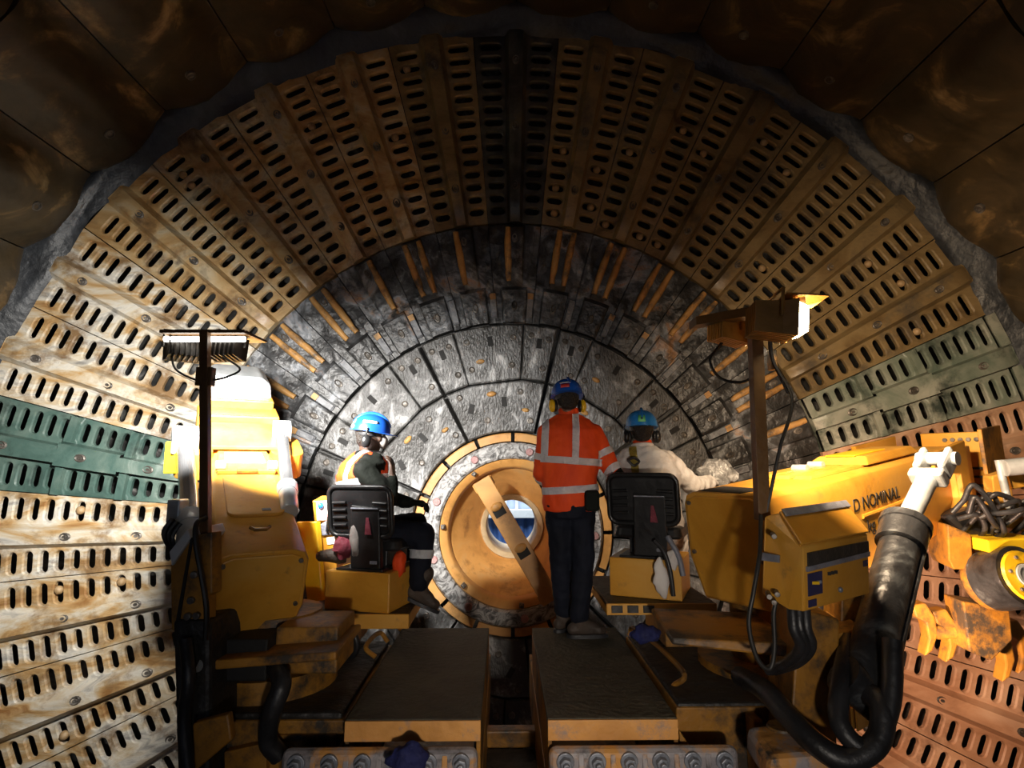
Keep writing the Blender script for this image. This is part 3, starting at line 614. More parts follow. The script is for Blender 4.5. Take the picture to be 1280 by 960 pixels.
for sx in (-1,): m.prism([c + r * (sx * .10) + f * y + u_ * z for y, z in ((-.02, -.09), (.02, -.07), (.10, .10), (-.02, .10))], [c + r * (sx * .104) + f * y + u_ * z for y, z in ((-.02, -.09), (.02, -.07), (.10, .10), (-.02, .10))])
m.prism([c + r * x + f * y + u_ * .10 for x, y in ((-.104, -.06), (.104, -.06), (.104, .12), (-.104, .12))], [c + r * x + f * y + u_ * .107 for x, y in ((-.104, -.06), (.104, -.06), (.104, .12), (-.104, .12))])
m.build('glare_hood', M_LAMPO, rp)
for pts in ([(905, 425, 2.95), (888, 450, 2.9), (900, 472, 2.86), (925, 478, 2.8), (945, 470, 2.76)], [(965, 395, 2.7), (963, 440, 2.74), (980, 480, 2.74), (985, 490, 2.74), (970, 460, 2.76)], [(963, 405, 2.7), (966, 450, 2.74), (990, 500, 2.72), (975, 560, 2.70), (958, 640, 2.70)]):
    m = MB(); m.tube(spline([at(*p) for p in pts], 8), 0.008, 6); m.build('lamp_cable', M_CABLE, rp)
for k, (p, dr, sz) in enumerate(RL): area_lamp('right_flood', p, (dr[0], dr[1] + (0.40, 0.62)[k], dr[2] - .28), sz, RIGHT_LAMP_W * (0.6, 1.0)[k], RIGHT_LAMP_C, 125)

# ================================================================== MACHINE: decks, brackets, chassis
def deck(x0, x1, label):
    y0, y1 = 2.86, 4.36
    t = thing('deck_plate', label, 'platform', ((x0 + x1) / 2, y0, -0.12))
    MB().bb(x0, x1, y0, y1, -0.03, 0.0).build('top_plate', M_DECK, t, bevel=0.006)
    MB().bb(x0, x1, y0 - 0.012, y0, -0.092, -0.004).build('front_lip', M_LIP, t, bevel=0.003)
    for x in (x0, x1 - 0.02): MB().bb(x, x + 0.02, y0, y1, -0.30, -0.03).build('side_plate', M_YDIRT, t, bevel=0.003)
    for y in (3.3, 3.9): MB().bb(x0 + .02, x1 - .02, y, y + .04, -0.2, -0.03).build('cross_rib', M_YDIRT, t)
    return t
deck(-0.73, -0.105, 'dirty walkway plate with plain orange front lip, nobody standing on it')
deck(0.205, 0.81, 'dirty walkway plate with orange front lip, under the standing person')
def bracket(x0, x1, label, nb):
    y0, zt = 2.72, -0.095
    t = thing('bolted_bracket', label, 'bracket', ((x0 + x1) / 2, y0, zt - 0.3))
    MB().bb(x0, x1, y0 + 0.05, 2.84, zt - 0.5, zt).build('body', M_BRACKET, t, bevel=0.035, seg=3)
    sp = (x1 - x0) / nb
    for k in range(nb):
        xc = x0 + sp * (k + .5)
        m = MB(); m.cyl((xc, y0 + 0.055, zt - 0.050), (xc, y0 + 0.01, zt - 0.050), 0.028, 6); b = m.build('bolt', M_BOLTB, t, bevel=0.004)
        m = MB(); m.cyl((xc, y0 + 0.056, zt - 0.050), (xc, y0 + 0.04, zt - 0.050), 0.040, 18); m.build('washer', M_BOLTB, b, bevel=0.004)
        m = MB(); m.cyl((xc, y0 + 0.015, zt - 0.050), (xc, y0 - 0.012, zt - 0.050), 0.015, 12); m.build('stud', M_BOLTB, b, bevel=0.003)
        if k: 
            xr = x0 + sp * k; m = MB(); m.prism([(xr - .012, y0 + .05, zt - .02), (xr - .012, y0 + .05, zt - .5), (xr - .012, y0 - .06, zt - .5)], [(xr + .012, y0 + .05, zt - .02), (xr + .012, y0 + .05, zt - .5), (xr + .012, y0 - .06, zt - .5)]); m.build('rib', M_BRACKET, t, bevel=0.003)
    return t
bracket(-0.99, -0.115, 'bolted grey bracket below the walkway plate, with a dark blue rag on it', 6)
bracket(0.205, 1.06, 'bolted grey bracket below the walkway plate the person stands on', 6)

def crumple(name, c, r, mat, label, cat, seed=0, flat=1.0, group=None):
    m = MB(); m.ball((0, 0, 0), r, 18, 12)
    vs = []
    for p in m.v:
        n = noise.noise(p * (2.2 / max(r if isinstance(r, float) else max(r), .001)) + Vector((seed, 0, 0))); vs.append(Vector(p) * (1 + 0.42 * n))
    m.v = vs; me = m.mesh(name, mat, 55)
    o = bpy.data.objects.new(name, me); link(o); o.location = c; return tag(o, label, cat, group)
crumple('blue_rag', at(509, 948, 2.68), (0.085, 0.045, 0.06), M_RAGB, 'crumpled dark blue rag draped over a bolted bracket', 'rag', 3)

ch = thing('machine_chassis', 'dark orange machine body carrying both walkway plates and both booms', 'machine', (0, 3.5, -1.3))
def part(name, mat, fn, bevel=0.01, smooth=None):
    m = MB(); fn(m); return m.build(name, mat, ch, smooth, bevel=bevel)
# rails between and under the decks
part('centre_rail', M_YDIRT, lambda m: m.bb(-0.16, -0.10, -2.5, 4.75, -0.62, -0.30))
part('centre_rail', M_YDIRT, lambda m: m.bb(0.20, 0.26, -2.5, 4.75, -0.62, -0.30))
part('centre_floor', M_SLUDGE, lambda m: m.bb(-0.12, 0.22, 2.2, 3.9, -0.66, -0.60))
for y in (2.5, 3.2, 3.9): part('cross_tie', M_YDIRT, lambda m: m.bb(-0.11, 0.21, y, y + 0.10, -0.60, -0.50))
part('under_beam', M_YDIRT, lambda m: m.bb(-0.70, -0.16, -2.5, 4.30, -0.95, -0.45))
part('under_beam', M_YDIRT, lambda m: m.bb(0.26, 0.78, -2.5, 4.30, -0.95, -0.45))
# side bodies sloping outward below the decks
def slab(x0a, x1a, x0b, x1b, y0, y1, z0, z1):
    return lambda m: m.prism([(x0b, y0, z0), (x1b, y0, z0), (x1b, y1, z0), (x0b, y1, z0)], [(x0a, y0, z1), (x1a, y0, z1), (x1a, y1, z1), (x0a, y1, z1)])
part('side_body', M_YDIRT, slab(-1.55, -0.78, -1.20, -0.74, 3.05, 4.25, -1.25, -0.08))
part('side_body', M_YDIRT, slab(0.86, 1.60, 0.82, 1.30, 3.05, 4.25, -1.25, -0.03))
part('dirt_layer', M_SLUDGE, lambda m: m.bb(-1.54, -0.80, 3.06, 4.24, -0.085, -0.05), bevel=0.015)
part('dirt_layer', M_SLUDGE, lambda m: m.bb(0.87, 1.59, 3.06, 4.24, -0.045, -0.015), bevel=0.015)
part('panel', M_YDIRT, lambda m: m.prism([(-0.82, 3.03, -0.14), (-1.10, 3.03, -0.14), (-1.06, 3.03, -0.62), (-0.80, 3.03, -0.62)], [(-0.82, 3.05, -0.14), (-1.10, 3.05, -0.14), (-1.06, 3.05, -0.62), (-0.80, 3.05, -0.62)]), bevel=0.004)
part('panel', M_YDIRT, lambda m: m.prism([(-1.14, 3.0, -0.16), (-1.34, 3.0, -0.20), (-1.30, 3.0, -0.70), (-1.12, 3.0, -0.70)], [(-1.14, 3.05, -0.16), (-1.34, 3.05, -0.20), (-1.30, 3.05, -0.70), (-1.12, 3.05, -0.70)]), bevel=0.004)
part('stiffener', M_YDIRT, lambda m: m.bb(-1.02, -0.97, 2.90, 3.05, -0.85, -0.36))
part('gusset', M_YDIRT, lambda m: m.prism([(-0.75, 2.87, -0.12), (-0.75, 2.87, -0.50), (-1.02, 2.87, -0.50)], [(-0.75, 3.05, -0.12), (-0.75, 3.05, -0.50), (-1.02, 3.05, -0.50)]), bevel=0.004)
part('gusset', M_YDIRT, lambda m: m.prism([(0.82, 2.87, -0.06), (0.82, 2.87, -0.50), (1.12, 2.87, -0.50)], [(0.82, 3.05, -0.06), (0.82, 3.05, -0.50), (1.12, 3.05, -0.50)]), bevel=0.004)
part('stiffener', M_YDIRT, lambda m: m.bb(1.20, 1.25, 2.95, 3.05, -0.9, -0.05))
# handles beside the decks
for pts in ([(-0.78, 4.1, -0.02), (-0.84, 4.1, 0.04), (-0.86, 3.8, 0.04), (-0.80, 3.8, -0.02)], [(0.86, 4.15, 0.0), (0.90, 4.1, 0.06), (0.97, 3.3, 0.06), (0.92, 3.3, -0.02)]):
    part('grab_bar', M_YDIRT, lambda m: m.tube(spline(pts, 6), 0.015, 8), bevel=0)
# left slewing base under the left boom
part('slew_shelf', M_YDIRT, lambda m: m.prism([at(265, 826, 2.95), at(420, 815, 2.95), at(420, 826, 2.95), at(265, 838, 2.95)], [p + Vector((0, .5, 0)) for p in (at(265, 826, 2.95), at(420, 815, 2.95), at(420, 826, 2.95), at(265, 838, 2.95))]))
part('slew_column', M_YDIRT, lambda m: m.lathe([(0.001, -0.5), (0.30, -0.5), (0.30, -0.05), (0.36, -0.05), (0.36, 0.06), (0.26, 0.06), (0.26, 0.34), (0.001, 0.34)], (-1.32, 3.50, 0), (0, 0, 1), 32), smooth=35, bevel=0)
part('slew_block', M_YDIRT, lambda m: m.bb(-1.18, -0.86, 3.15, 3.5, 0.10, 0.33))
part('slew_block', M_YDIRT, lambda m: m.bb(-1.62, -1.42, 3.1, 3.5, 0.10, 0.33))
part('slew_block', M_HOLE, lambda m: m.bb(-1.42, -1.18, 3.05, 3.4, 0.10, 0.30))
# left outrigger leg (dark) below the bracket
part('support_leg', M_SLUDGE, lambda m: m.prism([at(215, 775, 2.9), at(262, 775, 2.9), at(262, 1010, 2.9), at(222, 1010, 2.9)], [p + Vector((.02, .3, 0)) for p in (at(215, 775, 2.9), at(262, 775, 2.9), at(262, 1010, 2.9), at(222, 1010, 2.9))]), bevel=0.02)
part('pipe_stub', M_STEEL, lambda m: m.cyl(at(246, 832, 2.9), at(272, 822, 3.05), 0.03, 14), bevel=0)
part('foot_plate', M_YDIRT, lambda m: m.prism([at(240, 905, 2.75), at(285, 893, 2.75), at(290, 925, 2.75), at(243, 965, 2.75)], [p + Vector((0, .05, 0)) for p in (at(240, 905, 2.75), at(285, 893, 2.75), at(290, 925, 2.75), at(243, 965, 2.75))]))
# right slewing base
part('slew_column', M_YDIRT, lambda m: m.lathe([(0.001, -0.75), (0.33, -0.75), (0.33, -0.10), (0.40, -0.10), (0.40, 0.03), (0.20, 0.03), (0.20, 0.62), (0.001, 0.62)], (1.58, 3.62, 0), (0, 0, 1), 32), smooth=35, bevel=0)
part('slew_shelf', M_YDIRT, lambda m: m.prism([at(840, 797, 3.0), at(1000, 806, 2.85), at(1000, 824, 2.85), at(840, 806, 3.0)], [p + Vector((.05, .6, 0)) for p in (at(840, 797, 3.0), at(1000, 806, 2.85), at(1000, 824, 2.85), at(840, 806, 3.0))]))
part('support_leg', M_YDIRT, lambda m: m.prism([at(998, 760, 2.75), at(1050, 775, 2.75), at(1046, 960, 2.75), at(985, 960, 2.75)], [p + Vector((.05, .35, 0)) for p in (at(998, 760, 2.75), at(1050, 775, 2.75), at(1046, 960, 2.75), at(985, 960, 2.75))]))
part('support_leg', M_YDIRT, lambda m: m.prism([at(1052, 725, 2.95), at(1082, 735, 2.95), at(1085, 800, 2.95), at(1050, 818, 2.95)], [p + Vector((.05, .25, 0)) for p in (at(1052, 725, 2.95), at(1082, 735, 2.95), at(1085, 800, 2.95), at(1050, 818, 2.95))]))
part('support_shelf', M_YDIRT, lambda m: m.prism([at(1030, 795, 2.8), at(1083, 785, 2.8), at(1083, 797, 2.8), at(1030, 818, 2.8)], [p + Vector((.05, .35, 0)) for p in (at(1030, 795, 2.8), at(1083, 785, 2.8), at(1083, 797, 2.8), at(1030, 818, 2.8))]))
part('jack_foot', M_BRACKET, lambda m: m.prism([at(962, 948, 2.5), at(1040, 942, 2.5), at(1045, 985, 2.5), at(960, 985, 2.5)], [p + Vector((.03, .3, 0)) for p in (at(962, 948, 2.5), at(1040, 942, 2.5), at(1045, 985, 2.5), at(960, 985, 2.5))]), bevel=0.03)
part('pivot_pin', M_YDIRT, lambda m: m.lathe([(0.001, 0.06), (0.06, 0.06), (0.07, 0.03), (0.10, 0.03), (0.10, -0.2)], at(978, 925, 2.75), (0, 0, 1), 20), smooth=35, bevel=0)

# added fill lamp brightening the lower right wall, on the chassis behind the support leg
wl = thing('fill_lamp', 'added small orange fill lamp low on the chassis behind the support leg', 'lamp', (1.80, 3.22, -0.30))
MB().bb(1.55, 1.82, 3.24, 3.30, -0.20, -0.14).build('mounting_arm', M_POST, wl, bevel=0.004)
p_ = flood(wl, (1.86, 3.25, -0.12), (1, 0.75, 0.05), (0.16, 0.12), M_LAMPO, M_LENSY, 0.10)
area_lamp('low_fill', p_, (1, 0.75, 0.0), (0.14, 0.10), LOW_FILL_W, LOW_FILL_C, 120)

# added fill lamp on the rear of the chassis, behind the viewpoint, aimed along the walkway plates
wl = thing('fill_lamp', 'added black fill lamp on a short brown stalk at the chassis rear', 'lamp', (0.40, -0.9, -0.30))
MB().bb(0.37, 0.43, -0.93, -0.87, -0.45, 0.50).build('stalk', M_POST, wl, bevel=0.004)
p_ = flood(wl, (0.40, -0.86, 0.58), (0, 1, -0.02), (0.22, 0.16), M_LAMPB, M_LENSW, 0.10)
area_lamp('rear_fill', p_, (-0.03, 1, -0.04), (0.20, 0.14), REAR_FILL_W, (1.0, 0.88, 0.74), 52)

# ================================================================== BOOMS (local: +y along the boom, x to its right, z up, origin at the top of the near end)
def boom(name, label, loc, az, inc, W, L, H, deep_end):
    t = thing(name, label, 'boom', loc, (0, 0, 0))
    t.rotation_mode = 'XYZ'; t.rotation_euler = (rad(inc), 0, -rad(az))
    def sec(k, h):
        c = 0.07; w = W / 2 * k
        return [(-w, -h * .62), (-w, -c), (-w + c * .3, -c * .3), (-w + c, 0), (w - c, 0), (w - c * .3, -c * .3), (w, -c), (w, -h * .62), (w * .72, -h), (-w * .72, -h)]
    m = MB(); rings = []
    for y, k, h in ((0.0, 0.97, H * .97), (0.02, 1.0, H), (L * .45, 1.0, H), (L * .75, 0.96, deep_end), (L, 0.90, deep_end * .9)):
        rings.append([Vector((x, y, z)) for x, z in sec(k, h)])
    m.loft(rings); m.build('beam', M_YEL, t, 30, world=False, bevel=0.006)
    m = MB(); s = sec(0.90, H * .93); m.prism([(x, -0.012, z - .02) for x, z in s], [(x, 0.004, z - .02) for x, z in s]); cap = m.build('end_cap', M_YEL, t, world=False, bevel=0.006)
    for x, z in ((-.40, -.10), (.40, -.10), (-.40, -.56), (.40, -.56)):
        m = MB(); m.cyl((x * W, -0.012, z * H), (x * W, -0.026, z * H), 0.013, 8); m.build('cap_bolt', M_BOLT, cap, world=False, bevel=0.002)
    return t
LB = at(330, 690, 3.10)
lb = boom('boom', 'pale yellow boom pointing away into the mill, lit white on top', LB, -30, 22, 0.47, 1.72, 0.56, 0.42)
def lpart(root, name, mat, fn, bevel=0.006, smooth=None, par=None):
    m = MB(); fn(m); return m.build(name, mat, par or root, smooth, bevel=bevel, world=False)
def rrect(x0, x1, y0, y1, r, n=5):
    out = []
    for cx, cy, a0 in ((x1 - r, y0 + r, -90), (x1 - r, y1 - r, 0), (x0 + r, y1 - r, 90), (x0 + r, y0 + r, 180)):
        for k in range(n + 1):
            a = rad(a0 + 90 * k / n); out.append((cx + r * math.cos(a), cy + r * math.sin(a)))
    return out
h = lpart(lb, 'hatch_cover', M_YEL, lambda m: m.prism([(x, y, 0.0) for x, y in rrect(-.15, .16, .40, 0.98, .05)], [(x, y, 0.02) for x, y in rrect(-.15, .16, .40, 0.98, .05)]), 0.004)
lpart(lb, 'hatch_catch', M_BOLT, lambda m: m.box((0.06, .45, .018), (0.05, .03, .012)), 0.003, par=h)
lpart(lb, 'pull_handle', M_YDIRT, lambda m: m.tube([(x, y, 0.03) for x, y in ((-.05, .22), (-.03, .19), (.03, .19), (.05, .22))], 0.01, 6), 0)
lpart(lb, 'hinge_plate', M_YEL, lambda m: m.prism([(x, y, .002) for x, y in ((-.18, 1.02), (.18, 1.02), (.16, 1.38), (-.16, 1.38))], [(x, y, .03) for x, y in ((-.18, 1.02), (.18, 1.02), (.16, 1.38), (-.16, 1.38))]))
lpart(lb, 'scuffed_plate', M_STEEL, lambda m: m.prism([(x, y, .03) for x, y in ((-.13, 1.15), (.13, 1.15), (.12, 1.34), (-.12, 1.34))], [(x, y, .036) for x, y in ((-.13, 1.15), (.13, 1.15), (.12, 1.34), (-.12, 1.34))]), 0.002)
for x in (-.16, .16): lpart(lb, 'hinge_pin', M_STEEL, lambda m: m.tube([(x - .03, 1.06, .05), (x + .03, 1.06, .05)], 0.032, 12), 0.004)
lpart(lb, 'hinge_bar', M_YDIRT, lambda m: m.box((0, 1.01, .03), (0.13, .03, .025)))
lpart(lb, 'pivot_ear', M_YEL, lambda m: m.prism([(x, y, -.16) for x, y in rrect(-.42, -.19, 1.30, 1.72, .09)], [(x, y, .03) for x, y in rrect(-.42, -.19, 1.30, 1.72, .09)]))
lpart(lb, 'pivot_ear', M_YEL, lambda m: m.prism([(x, y, -.16) for x, y in rrect(.19, .42, 1.30, 1.72, .09)], [(x, y, .03) for x, y in rrect(.19, .42, 1.30, 1.72, .09)]))
lpart(lb, 'top_shield', M_YEL, lambda m: m.prism([(x, y, z) for x, y, z in ((-.25, 1.40, .03), (.25, 1.40, .03), (.23, 1.78, .07), (-.23, 1.78, .07))], [(x, y, z) for x, y, z in ((-.25, 1.40, .06), (.25, 1.40, .06), (.23, 1.78, .11), (-.23, 1.78, .11))]))
lpart(lb, 'head_block', M_YEL, lambda m: m.bb(-.29, .29, 1.80, 2.05, -.30, .16), 0.012)
lpart(lb, 'head_step', M_YEL, lambda m: m.bb(-.265, .265, 2.0, 2.25, -.25, .23), 0.012)
lpart(lb, 'head_dome', M_STEEL, lambda m: m.prism([(x, 2.10, z) for x, z in ((-.26, .2), (.26, .2), (.24, .34), (.17, .40), (-.17, .40), (-.24, .34))], [(x, 2.5, z) for x, z in ((-.26, .2), (.26, .2), (.24, .34), (.17, .40), (-.17, .40), (-.24, .34))]), 0.02)
def ram(root, a, b, rb, rr, split, prefix=''):
    """hydraulic ram between two points: barrel from a, rod to b, clevis at b"""
    a, b = Vector(a), Vector(b); mdl = a.lerp(b, split); d = (b - a).normalized()
    m = MB(); m.tube([a, a + d * .02, mdl - d * .02, mdl], [rb * .9, rb, rb, rb * .9], 20); m.build(prefix + 'barrel', M_STEEL, root, 35)
    m = MB(); m.tube([mdl - d * .09, mdl - d * .07, mdl, mdl + d * .012], [rb * 1.05, rb * 1.16, rb * 1.16, rb * .8], 20); m.build(prefix + 'collar', M_STEEL, root, 35)
    m = MB(); m.cyl(mdl, b - d * .1, rr, 16); m.build(prefix + 'rod', M_CHROME, root, 35)
    m = MB(); q = d.to_track_quat('Z', 'Y').to_matrix(); m.box(b - d * .06, (rr * 3.2, rr * 3.0, .15), q); m.build(prefix + 'clevis', M_STEEL, root, bevel=0.012)
ram(lb, at(242, 712, 3.02), at(231, 545, 4.10), 0.075, 0.052, 0.30)
ram(lb, at(362, 640, 3.55), at(352, 535, 4.55), 0.055, 0.042, 0.25)
m = MB(); m.box(at(218, 572, 4.05), (0.10, 0.08, 0.22)); m.build('valve_block', M_YMUFF, lb, bevel=0.01)
m = MB(); m.box(at(222, 640, 3.3), (0.07, 0.10, 0.14)); m.build('valve_block', M_STEEL, lb, bevel=0.008)
for k in range(3):
    m = MB(); c = at(216 + 5 * k, 648 + 3 * k, 3.2); m.tube(spline([c, c + Vector((-.03, -.02, -.08)), c + Vector((.03, 0, -.2)), c + Vector((.1, .1, -.4))], 5), 0.013, 7); m.build('valve_hose', M_HOSE, lb)
# bracket plate left of the boom
bp = thing('ram_bracket', 'dark orange tapered bracket plate at the foot of the pale boom', 'bracket', at(238, 800, 2.95))
q = [at(u, v, 2.92) for u, v in ((232, 672), (265, 665), (265, 742), (258, 745), (257, 800), (214, 788), (213, 706))]
m = MB(); m.ext(q, (0.02, 0.06, 0)); m.build('web_plate', M_YDIRT, bp, bevel=0.006)
q = [at(u, v, 2.90) for u, v in ((211, 690), (234, 661), (238, 672), (214, 708))]
m = MB(); m.ext(q, (0.03, 0.30, 0)); m.build('edge_flange', M_WHITEP, bp, bevel=0.006)  # flange coloured white for the lamplight that catches it
q = [at(u, v, 2.91) for u, v in ((238, 672), (241, 672), (222, 788), (218, 786))]
m = MB(); m.ext(q, (0, 0.03, 0)); m.build('fold_line', M_HOLE, bp)
for u, v in ((244, 718), (240, 750), (236, 770), (247, 769)):
    m = MB(); c = at(u, v, 2.92); m.cyl(c + Vector((0, .02, 0)), c + Vector((0, -.02, 0)), 0.018, 8); m.build('bolt', M_BOLT, bp, bevel=0.003)
m = MB(); m.tube(spline([at(258, 647, 2.95), at(246, 655, 2.90), at(245, 680, 2.88), at(252, 720, 2.88), at(258, 760, 2.88), at(257, 800, 2.9)], 8), 0.013, 8); m.build('cable', M_CABLE, bp)

# right boom
RB = at(902, 617, 3.30)
rb = boom('boom', 'long orange boom swung towards the side wall, with black lettering', RB, 57, 6.5, 0.56, 2.42, 0.62, 0.66)
W2 = 0.28
for x in (.12, -.02, -.16): lpart(rb, 'lid_strip', M_YEL, lambda m: m.prism([(x - .06, 0.62, 0), (x + .06, 0.62, 0), (x + .06, 1.9, 0), (x - .06, 1.9, 0)], [(x - .05, .65, .02), (x + .05, .65, .02), (x + .05, 1.88, .02), (x - .05, 1.88, .02)]), 0.004)
lpart(rb, 'top_cover', M_YEL, lambda m: m.prism([(x, y, .015) for x, y in ((-.2, 1.25), (.22, 1.25), (.2, 2.1), (-.18, 2.1))], [(x, y, .07) for x, y in ((-.14, 1.32), (.18, 1.32), (.17, 2.05), (-.12, 2.05))]), 0.01)
lpart(rb, 'oil_patch', M_SLUDGE, lambda m: m.prism([(x, y, -.002) for x, y in ((-.2, .05), (.1, .03), (.15, .2), (-.16, .24))], [(x, y, .005) for x, y in ((-.2, .05), (.1, .03), (.15, .2), (-.16, .24))]), 0.002)
for y in (0.95, 1.15): lpart(rb, 'lid_clip', M_STEEL, lambda m: m.tube([(-.12, y, .03), (-.02, y, .03)], 0.025, 10), 0)
for y in (1.5,): lpart(rb, 'lid_plate', M_YMUFF, lambda m: m.prism([(x, y2, .07) for x, y2 in ((-.08, 1.3), (.12, 1.3), (.12, 1.75), (-.08, 1.75))], [(x, y2, .078) for x, y2 in ((-.08, 1.3), (.12, 1.3), (.12, 1.75), (-.08, 1.75))]), 0.003)
lpart(rb, 'side_rib', M_YEL, lambda m: m.tube([(W2 + .004, .95, -.265), (W2 + .004, 1.35, -.26), (W2 - .002, 2.0, -.24)], 0.014, 8), 0)
def text(body, parent, loc, rot, size, mat, name='lettering', ext=0.002):
    c = bpy.data.curves.new(name, 'FONT'); c.body = body; c.size = size; c.extrude = ext; c.materials.append(mat)
    tmp = bpy.data.objects.new('tmp_text', c); COL.objects.link(tmp)
    me = bpy.data.meshes.new_from_object(tmp.evaluated_get(bpy.context.evaluated_depsgraph_get())); bpy.data.objects.remove(tmp)
    o = bpy.data.objects.new(name, me); link(o, parent); o.location = loc; o.rotation_euler = rot; return o
text('D NOMINAL', rb, (W2 + 0.004, 0.86, -0.225), (rad(90), 0, rad(90)), 0.112, M_INK)
text('kg', rb, (W2 + 0.004, 1.00, -0.37), (rad(90), 0, rad(90)), 0.112, M_INK)
# boom head at the far end
lpart(rb, 'head_plate', M_YEL, lambda m: m.prism([(W2 + .02, y, z) for y, z in ((1.95, .02), (2.55, .06), (2.55, -.75), (2.42, -.78), (2.38, -.18), (1.95, -.12))], [(W2 + .06, y, z) for y, z in ((1.95, .02), (2.55, .06), (2.55, -.75), (2.42, -.78), (2.38, -.18), (1.95, -.12))]), 0.008)
lpart(rb, 'head_plate', M_YEL, lambda m: m.prism([(-W2 - .06, y, z) for y, z in ((2.2, .06), (2.95, .08), (2.95, -.6), (2.42, -.7), (2.3, -.18))], [(-W2 - .02, y, z) for y, z in ((2.2, .06), (2.95, .08), (2.95, -.6), (2.42, -.7), (2.3, -.18))]), 0.008)
lpart(rb, 'head_box', M_YEL, lambda m: m.bb(-W2 - .02, W2 + .02, 2.42, 2.75, -.62, .0), 0.01)
lpart(rb, 'head_cross_plate', M_YEL, lambda m: m.bb(-.12, W2 + .06, 2.98, 3.04, -.45, .09), 0.008)
for k in range(5): lpart(rb, 'head_bolt', M_BOLT, lambda m: m.cyl((.06 + .055 * k, 2.985, .03), (.06 + .055 * k, 2.965, .03), 0.018, 10), 0.003)
lpart(rb, 'end_flange', M_YDIRT, lambda m: m.bb(W2 + .06, W2 + .09, 2.82, 3.25, -.42, .12), 0.006)
lpart(rb, 'fin_strip', M_HOLE, lambda m: [m.bb(W2 - .06, W2 + .04, 2.93, 2.965, -.42 + .07 * k, -.405 + .07 * k) for k in range(4)], 0)

# big hydraulic cylinder in front of the right boom
hc = thing('hydraulic_cylinder', 'large scuffed black hydraulic cylinder with silver rod leaning against the long boom', 'hydraulic cylinder', at(1077, 862, 2.62))
a, b_ = at(1077, 862, 2.62), at(1132, 655, 3.05); tip = at(1166, 585, 3.22); d = (b_ - a).normalized()
m = MB(); m.tube([a, a + d * .04, b_ - d * .05, b_], [.085, .092, .092, .085], 24); m.build('barrel', M_BARREL, hc, 35)
m = MB(); m.tube([b_ - d * .16, b_ - d * .15, b_ - d * .02, b_], [.095, .112, .112, .095], 24); m.build('gland_collar', M_BARREL, hc, 35)
m = MB(); m.tube([b_ - d * .035, b_ - d * .03, b_ + d * .008, b_ + d * .012], [.112, .119, .119, .1], 24); m.build('gland_ring', M_BARREL, hc, 35)
d2 = (tip - b_).normalized()
m = MB(); m.cyl(b_ - d2 * .03, tip - d2 * .10, 0.052, 20); m.build('rod', M_STEEL, hc, 35)
q = d2.to_track_quat('Z', 'Y').to_matrix()
m = MB(); m.box(tip - d2 * .08, (0.17, 0.10, 0.06), q); m.build('clevis_base', M_STEEL, hc, bevel=0.012)
for s in (-.062, .062):
    m = MB(); m.box(tip + d2 * .04 + (q @ Vector((s, 0, 0))), (0.038, 0.12, 0.17), q); e = m.build('clevis_arm', M_STEEL, hc, bevel=0.02)
m = MB(); m.cyl(tip + d2 * .08 + q @ Vector((-.10, 0, 0)), tip + d2 * .08 + q @ Vector((.10, 0, 0)), 0.038, 18); m.build('pin', M_STEEL, hc, 35)
m = MB(); s = d.cross(Vector((0, 1, 0))).normalized(); m.cyl(a - s * .10, a + s * .10, 0.085, 24); m.build('lower_eye', M_BARREL, hc, 35)
m = MB(); o_ = Vector((0.10, -0.03, 0)); m.cyl(a + o_ * 1.02, b_ - d * .2 + o_ * 1.02, 0.016, 10); m.build('oil_pipe', M_BARREL, hc, 35)

# control cabinet in front of the right boom
A57 = Vector((math.sin(rad(62)), math.cos(rad(62)), 0.05))
pts = [at(956, 645, 2.62), at(975, 641, 2.62), at(1003, 684, 2.44), at(1005, 765, 2.44), at(985, 762, 2.50), at(952, 742, 2.62)]
cb = thing('control_cabinet', 'orange control cabinet with sloped lid and navy decal in front of the long boom', 'cabinet', pts[4])
L = 0.47
m = MB(); m.ext(pts, A57 * L); m.build('body', M_YEL, cb, bevel=0.008)
up, e1 = (pts[1] - pts[2]), A57 * L
nl = e1.cross(up).normalized(); nl = nl if nl.z > 0 else -nl
m = MB(); qq = [pts[2] + up * .04 - e1 * .02, pts[2] + up * .04 + e1 * 1.02, pts[1] + e1 * 1.02, pts[1] - e1 * .02]; m.prism(qq, [p + nl * .012 for p in qq]); m.build('sloped_lid', M_YEL, cb, bevel=0.004)
dn = pts[3] - pts[2]; nf = e1.cross(dn).normalized(); nf = nf if nf.y < 0 else -nf
def onfront(u, v, o=0.0): return pts[2] + e1 * u + dn * v + nf * o
def frontpatch(name, u0, u1, v0, v1, mat, o=0.004, sl=0.0):
    m = MB(); qq = [onfront(u0, v0), onfront(u1, v0 + sl), onfront(u1, v1 + sl), onfront(u0, v1)]; m.prism(qq, [p + nf * o for p in qq]); return m.build(name, mat, cb)
frontpatch('vent_window', 0.06, 0.98, 0.10, 0.34, M_SLUDGE, 0.008)
frontpatch('tape_strip', 0.04, 0.99, 0.31, 0.39, M_TAPE, 0.010, -0.03)
dc = frontpatch('decal', 0.06, 0.26, 0.43, 0.78, M_NAVY)
frontpatch('small_decal', 0.06, 0.17, 0.84, 0.95, M_NAVY)
frontpatch('small_decal', 0.90, 0.97, 0.42, 0.52, M_NAVY)
m = MB(); m.box(onfront(.13, .585, .005), (0.045, 0.006, 0.012)); m.build('decal_mark', M_YMUFF, cb)
m = MB(); m.box(onfront(.19, .585, .005), (0.03, 0.006, 0.012)); m.build('decal_mark', M_TAPE, cb)
for k in range(3): 
    m = MB(); m.box(onfront(.36 + .05 * k, .50, .004), (0.014, 0.003, 0.014)); m.build('faint_print', M_INK, cb)
m = MB(); m.ball(onfront(.52, .80, .004), (0.012, 0.008, 0.012), 10, 6); m.build('lock_button', M_BOLTB, cb, 60)
